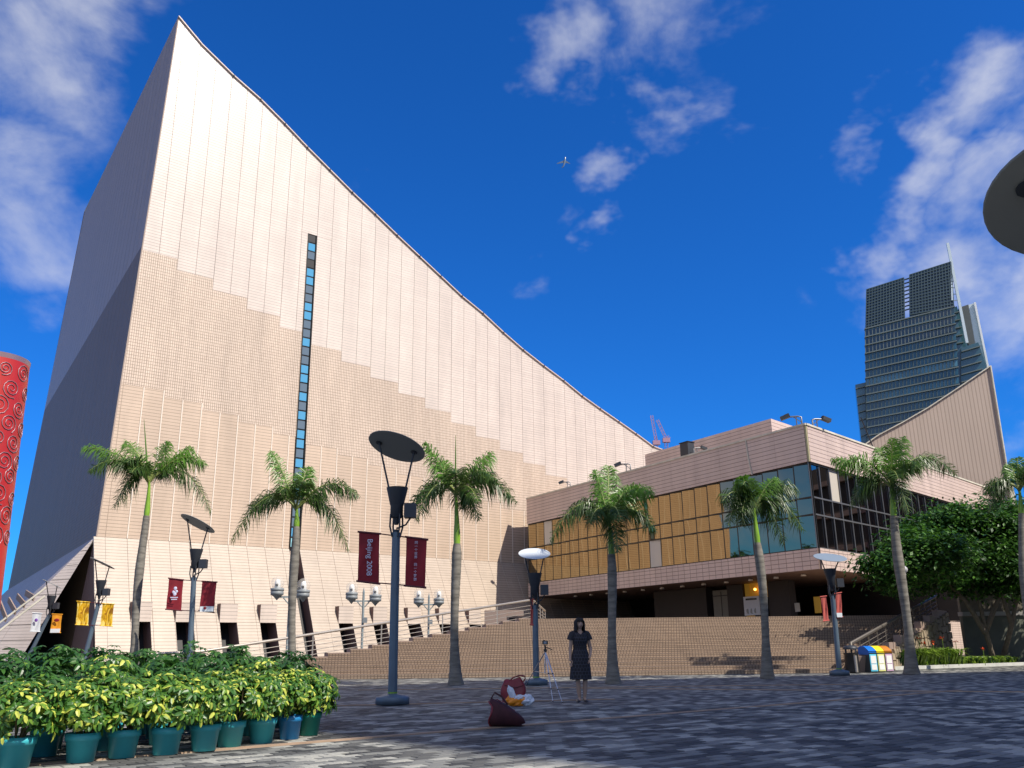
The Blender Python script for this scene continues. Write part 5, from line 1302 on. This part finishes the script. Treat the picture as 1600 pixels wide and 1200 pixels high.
# ------------------------------------------------------------------ bins beside the right handrail
def rbin(px, py, label, D_=None):
    pass
bb = gp(1371, 1050); r_ = empty('recycling_bins', bb, 'three compartment recycling bin with blue, yellow and brown curved lids', 'recycling bin')
M['bingrey'] = mat('grey_bin_side', (.07, .08, .085), .5); lidc = [('blue_lid', (.01, .16, .62)), ('yellow_lid', (.90, .72, .02)), ('brown_lid', (.52, .19, .02))]
BX = az(72); BY = V((-BX.y, BX.x, 0)); w1 = .36; o0 = bb-BX*.54
hgt = .98
mb = MB(); mb.box(bb+BY*.0+BX*.02+Zu*.34, (w1*3, .55, .66), (BX, BY, Zu)); mb.build('cabinet', M['bingrey'], r_)
for k, (nm, c) in enumerate(lidc):
    m_ = mat(nm+'_paint', c, .35); mb = MB(); rows = []
    for i in range(9):
        a = math.pi/2*i/8; y = -.30+.62*math.sin(a) if False else -.30+.60*(i/8); z = .66+.30*math.sin(math.pi*(.12+.62*i/8))
        rows.append([o0+BX*(k*w1+.008)+BY*y+Zu*z, o0+BX*((k+1)*w1-.008)+BY*y+Zu*z])
    mb.grid(rows, 0); mb.grid([[p-Zu*.05 for p in r][::-1] for r in rows], 0)
    for s_ in (0, 1): mb.face([r[s_] for r in rows]+[o0+BX*(k*w1+.008 if s_ == 0 else (k+1)*w1-.008)+BY*.30+Zu*.64, o0+BX*(k*w1+.008 if s_ == 0 else (k+1)*w1-.008)+BY*-.30+Zu*.64])
    lid = mb.build('lid', m_, r_)
    mb = MB(); mb.box(o0+BX*(k+.5)*w1-BY*.29+Zu*.35, (w1*.84, .02, .62), (BX, BY, Zu)); fp_ = mb.build('front_panel', mat(nm+'_front', (.10, .55, .75) if k == 0 else (.70, .70, .25) if k == 1 else (.55, .35, .5), .5), r_)
    mb = MB()
    for z0, hh_ in ((.46, .28), (.19, .2)): mb.box(o0+BX*(k+.5)*w1-BY*.305+Zu*z0, (w1*.66, .012, hh_), (BX, BY, Zu))
    mb.build('label_sheet', M['white'], fp_)
bb = gp(1333, 1051); r_ = empty('litter_bin', bb, 'round dark litter bin with hooded top right of the lamp post', 'litter bin')
mb = MB(); mb.lathe(bb, [(0, 0), (.25, 0), (.26, .04), (.25, .66), (.27, .68), (.27, .72)], 20); mb.build('bin_body', M['blackpl'], r_)
mb = MB(); mb.lathe(bb, [(.27, .84), (.28, .90), (.2, .97), (0, 1.0)], 20)
for k in range(4): a = k*math.pi/2+.4; mb.bar(bb+V((math.cos(a)*.25, math.sin(a)*.25, .70)), bb+V((math.cos(a)*.25, math.sin(a)*.25, .86)), .05, .03)
mb.build('hood', M['steel_dark'], r_)
mb = MB(); mb.tube([bb+V((.05, -.25, .02)), bb+V((.05, -.25, .62))], .06, 8); mb.build('front_strip', M['railm'], r_)
bb = gp(1347, 1050.5); r_ = empty('leaning_board', bb, 'small tan board leaning between the litter bin and the recycling bins', 'board')
mb = MB(); mb.box(bb+Zu*.3, (.42, .05, .6), (V((1, .1, 0)).normalized(), V((-.1, 1, .25)).normalized(), V((0, -.25, 1)).normalized())); mb.build('panel', M['stairflank'], r_)

# ------------------------------------------------------------------ right side: planter, rubble wall, kerb, wall, trees
M['kerb'] = mat('pale_kerb_stone', (.50, .50, .46), .8, noise=(3, .15)); M['bedsoil'] = mat('planter_soil', (.05, .035, .022), .9, noise=(3, .3))
KA, KB = gp(1395, 1047), gp(1760, 1034)
mb = MB(); mb.bar(KA+Zu*.07, KB+Zu*.07, .25, .14); struct(mb.build('planter_kerb', M['kerb']))
kd = (KB-KA).normalized(); kn = V((-kd.y, kd.x, 0))
mb = MB(); mb.face([KA+kn*.1+Zu*.10, KB+kn*.1+Zu*.10, KB+kn*6+Zu*.4, KA+kn*5+Zu*.4]); struct(mb.build('planter_bed', M['bedsoil']))
# flank wall of the right stairs, faced with rough stone
M['rubble'] = mat('rough_tan_stone', (.30, .235, .16), .85, noise=(2.2, .35), bump=.8)
FLW = empty('stone_retaining_wall', RB+nr_*.5, 'rough tan stone wall stepping up beside the right handrail', 'wall')
n_st = 11; rg = random.Random(12)
a0 = RB+nr_*.34-fr_*.4
Lw = (RT-RB).length
mb = MB()
for i in range(2, 8):
    a, b = RB+nr_*.45+fr_*(Lw*i/8), RB+nr_*.45+fr_*(Lw*(i+1)/8); zt_ = .25+ZP*(i+.8)/8
    mb.box((a+b)/2+Zu*(zt_/2), ((b-a).length, .3, zt_), (fr_, nr_, Zu))
mb.build('wall_core', M['stairflank'], FLW)
for i in range(6, 26):
    s_ = Lw*(i+.5)/26; zt_ = .15+ZP*(s_/Lw); z = 0
    while z < zt_-.1:
        h_ = rg.uniform(.28, .46); h_ = min(h_, zt_-z)
        c_ = RB+nr_*(.63+rg.uniform(-.02, .03))+fr_*s_+Zu*(z+h_/2)
        st = MB(); hw = Lw/26/2-.012
        fc = [c_+fr_*sx_*hw*rg.uniform(.85, 1.0)+Zu*sz_*(h_/2-.012)*rg.uniform(.85, 1)+nr_*rg.uniform(.05, .1) for sx_, sz_ in ((-1, -1), (1, -1), (1, 1), (-1, 1))]
        bc = [c_+fr_*sx_*hw+Zu*sz_*(h_/2-.01)-nr_*.06 for sx_, sz_ in ((-1, -1), (1, -1), (1, 1), (-1, 1))]
        st.face(fc)
        for k in range(4): st.face([bc[k], bc[(k+1) % 4], fc[(k+1) % 4], fc[k]])
        st.build('stone', M['rubble'], FLW); z += h_
# grey back wall
bw = empty('garden_wall', gp(1580, 1034)+V((0, 9, 0)), 'plain dull grey green wall behind the trees at the right edge', 'wall')
wa, wb = P_at(1508, 1010, 46.3), P_at(1760, 1010, 46.3); wa.z = wb.z = 0
mb = MB(); mb.bar(wa+Zu*1.15, wb+Zu*1.15, .3, 2.3); mb.build('wall_face', mat('dull_grey_green_render', (.13, .14, .11), .85, noise=(1, .2)), bw)
mb = MB(); mb.bar(wa+Zu*3.0, wb+Zu*3.0+V((0, 0, 0)), .25, .95); mb.build('upper_panel', mat('dull_brown_panel', (.14, .12, .09), .8), bw)
mb = MB(); mb.bar(wa+Zu*2.42, wb+Zu*2.42, .5, .2); mb.build('ledge', M['conc'], bw)
# strappy green planting
M['strap'] = mat('bright_strappy_leaf', (.26, .40, .05), .4, noise=(5, .4)); M['strapd'] = mat('dark_strappy_leaf', (.03, .09, .02), .4, noise=(5, .4)); M['flower'] = mat('orange_red_flower', (.75, .10, .02), .5)
leafy(M['strap'], .45); leafy(M['strapd'])
def bedplants(px0, px1, py0, py1, n, hmin, hmax, label, mi0, seed):
    rg = random.Random(seed); mb = MB()
    for k in range(n):
        p = KA+kd*rg.uniform(px0, px1)+kn*rg.uniform(py0, py1); p.z = .12; h_ = rg.uniform(hmin, hmax); a = rg.uniform(0, 6.28); d = V((math.cos(a), math.sin(a), 0)); s_ = V((-d.y, d.x, 0))*.028
        m1 = p+d*h_*.35+Zu*h_*.8; e_ = p+d*h_*.95+Zu*h_*rg.uniform(.5, .95); mi = 0 if rg.random() < mi0 else 1
        mb.face([p-s_, p+s_, m1+s_*1.3, m1-s_*1.3], mi); mb.face([m1-s_*1.3, m1+s_*1.3, e_], mi)
    o = mb.build('planting_bed', [M['strap'], M['strapd']]); tag(o, label, 'plants', kind='stuff')
bedplants(1.5, 5.0, .25, 1.5, 2200, .5, .85, 'bright green strappy planting behind the pale kerb', .85, 1)
bedplants(.2, 1.5, .25, 1.4, 900, .3, .7, 'dark low planting at the left end of the bed', .1, 2)
bedplants(5.0, 9.5, .25, 1.5, 1500, .2, .4, 'low green planting under the trees at the right', .6, 3)
for i, (px, py) in enumerate(((1435.5, 998), (1443, 1005.5), (1457.5, 1004.5), (1472, 997.5), (1493, 1002.5), (1536, 1015))):
    D = 39.3; p = P_at(px, py, D); b = V((p.x, p.y, .1)); r_ = empty('canna_flower', b, ('orange flower nearest the palm trunk on a tall stalk', 'short orange flower right of the palm trunk', 'orange flower in the middle left of the bed', 'orange flower standing highest over the planting', 'orange flower over the right half of the planting', 'lone orange flower at the right end of the bed')[i], 'flower', 'orange flowers in the bed')
    mb = MB(); mb.tube([b, p], .012, 5); mb.build('stalk', M['strap'], r_)
    mb = MB(); rg = random.Random(i)
    for k in range(7):
        d = V((rg.uniform(-1, 1), rg.uniform(-1, 1), rg.uniform(-.4, 1))).normalized(); s_ = d.cross(V((.3, .5, .8))).normalized()*.035; mb.face([p, p+d*.07+s_, p+d*.14, p+d*.07-s_])
    mb.build('petals', M['flower'], r_)
# broad leaved tree
M['tleaf'] = mat('glossy_dark_leaf', (.026, .08, .012), .45, spec=.35, noise=(2, .35)); M['tleaf2'] = mat('fresh_green_leaf', (.08, .20, .025), .45, spec=.4, noise=(2, .3)); M['bark'] = mat('grey_brown_bark', (.13, .10, .07), .9, noise=(6, .3), bump=.5)
leafy(M['tleaf'], .3); leafy(M['tleaf2'], .4)
def broad_tree(b, trunks, blobs, label, seed, nleaf=16000, ls=.17, root_name='broadleaf_tree'):
    rg = random.Random(seed); r_ = empty(root_name, b, label, 'tree', 'leafy trees at the right')
    mb = MB()
    for t in trunks:
        mb.tube(t, [.13*(1-.6*i/(len(t)-1)) for i in range(len(t))], 9)
    mb.build('trunk', M['bark'], r_)
    cl = []
    tot = sum(r[0]*r[1] for _, r in blobs)
    for c, r in blobs:
        for k in range(int(210*r[0]*r[1]/tot)+6):
            q = V((rg.gauss(0, 1), rg.gauss(0, 1), rg.gauss(0, 1))).normalized()*rg.uniform(.55, 1.05)
            cl.append(c+V((q.x*r[0], q.y*min(r[0], 1.7) if root_name == 'broadleaf_tree' and b.y > 30 and b.x > 0 else q.y*r[0], q.z*r[1])))
    mb = MB(); per = nleaf//len(cl)
    for c in cl:
        cs = rg.uniform(.26, .52)
        for k in range(per):
            o_ = V((rg.gauss(0, 1)*cs, rg.gauss(0, 1)*cs, rg.gauss(0, .6)*cs)); p = c+o_
            n_ = (V((rg.gauss(0, .6), rg.gauss(0, .6), 1))+o_*.5).normalized(); x = n_.cross(V((rg.uniform(-1, 1), rg.uniform(-1, 1), 0))).normalized(); y = n_.cross(x); l_ = ls*rg.uniform(.6, 1.2)
            mi = 1 if rg.random() < .35 else 0
            mb.face([p-x*l_*.5, p+y*l_*.22+n_*l_*.03, p+x*l_*.5, p-y*l_*.22+n_*l_*.03], mi)
    mb.build('crown', [M['tleaf'], M['tleaf2']], r_)
TDp = 43.0
def Q(px, py, dy=0): return P_at(px, py, TDp+dy)
tb_ = Q(1552, 1030); tb_.z = .2
tb1 = V((tb_.x, TDp, .2)); tb2 = V((Q(1575, 1000).x, TDp+.8, .2))
broad_tree(tb1, [[tb1, Q(1540, 985), Q(1528, 930), Q(1500, 880)], [Q(1541, 985), Q(1560, 935), Q(1575, 880)], [Q(1540, 990), Q(1510, 940), Q(1470, 900), Q(1430, 890)]],
           [(Q(1500, 850), (3.2, 1.7)), (Q(1440, 868, -3.2), (2.0, 1.1)), (Q(1395, 880, -3.5), (1.3, .8)), (Q(1450, 898), (2.0, .7)), (Q(1400, 905,-3.5), (.7, .4)), (Q(1540, 885), (3.0, 1.2)), (Q(1470, 830), (1.8, .9))], 'dense dark glossy tree spreading over the right handrail', 5, 40000, ls=.27)
broad_tree(tb2, [[tb2, Q(1580, 980), Q(1590, 930), Q(1600, 870)], [Q(1581, 975), Q(1565, 930)]],
           [(Q(1590, 830), (2.6, 1.6)), (Q(1640, 860), (3.2, 2.2)), (Q(1560, 815, 1), (1.7, .9)), (Q(1610, 900), (2.4, 1.2))], 'dark tree filling the right edge beneath the last palm', 6, 30000, ls=.27)
gl = Q(1410, 893, -5.2); r_ = empty('small_globe_lamp', V((gl.x, gl.y, 0)), 'pale double globe lamp showing among dark leaves beside the palm trunk', 'lamp')
mb = MB(); mb.ball(gl+V((.08, 0, .08)), .15, 12); mb.ball(gl+V((-.04, 0, -.12)), .17, 12); mb.build('globe', mat('frosted_globe', (.45, .45, .47), .4), r_)
mb = MB(); mb.tube([V((gl.x, gl.y, 0)), gl+Zu*-.25], .04, 8); mb.build('post', M['steel_dark'], r_)
for i, (x_, y_) in enumerate(((-78, 66), (-84, 55), (-74, 76), (-80, 43), (-86, 86))):
    b_o = V((x_, y_, 0)); broad_tree(b_o, [[b_o, b_o+V((.3, 0, 6)), b_o+V((.5, .4, 12))]], [(b_o+V((0, 0, 11)), (5.5, 5.0)), (b_o+V((2, -2, 8)), (4.5, 3.0))], ('tall tree outside the frame at the left, mirrored in the corner glazing', 'second tall tree outside the frame at the left, nearest the camera', 'third tall tree outside the frame at the left, behind the first', 'broad tree outside the frame at the left, closest to the plaza', 'last tree of the row outside the frame at the left')[i], 40+i, 5000, ls=.9)
# poster easels by the entrance
for (px0, px1, py0, py1, m_, lb) in ((1164, 1186, 931, 962, M['white'], 'white exhibition poster hanging in the yellow lit entrance'), (1243, 1249, 942, 956, M['coping'], 'small pale notice at the dark doorway right of the entrance'), (1274, 1281, 932, 958, M['yellow'], 'narrow yellow lit panel in the dark entrance behind the red banner')):
    pA = FA(0, 0, -4.6)
    a, b = pl(px0, py1, pA, NA), pl(px1, py0, pA, NA)
    r_ = empty('entrance_poster', V((a.x, a.y, a.z)), lb, 'poster')
    wv = (V((b.x, b.y, 0))-V((a.x, a.y, 0))); mb = MB(); mb.box((a+b)/2, (wv.length, .05, b.z-a.z), (wv.normalized(), NA, Zu)); mb.build('sheet', m_, r_)
    if m_ is M['white']:
        for k in range(3):
            mb = MB(); mb.ball(lerp(a, b, .5)+NA*.04+wv.normalized()*(.35*(k-1))-Zu*.35, .13, 8, 0, (1, .1, 1.4)); mb.build('printed_figure', M['coping'], r_)
        mb = MB(); mb.box((a+b)/2+NA*.03+Zu*.45, (wv.length*.7, .02, .12), (wv.normalized(), NA, Zu)); mb.build('printed_heading', M['blackpl'], r_)
# side stair structure on the left flank
es = empty('side_steps', P_at(35, 1000, 58), 'low pale parapet with slats climbing the left flank of the hall', 'parapet'); es.location.z = 0
mb = MB(); a, b = P_at(-40, 1003, 53.5), P_at(72, 918, 54.5); mb.bar(a, b, .10, .10); mb.bar(a-Zu*.5, b-Zu*.5, .10, .10); mb.build('sloping_rail', M['coping'], es)
for k in range(7):
    t = .05+.13*k; p = lerp(a, b, t); q_ = p+Zu*(1.5-.2*k)+V((-1.2, 1.2, 0)); mb = MB(); mb.bar(p-Zu*.1, q_, .07, .35); mb.build('slat', M['stairflank'], es)
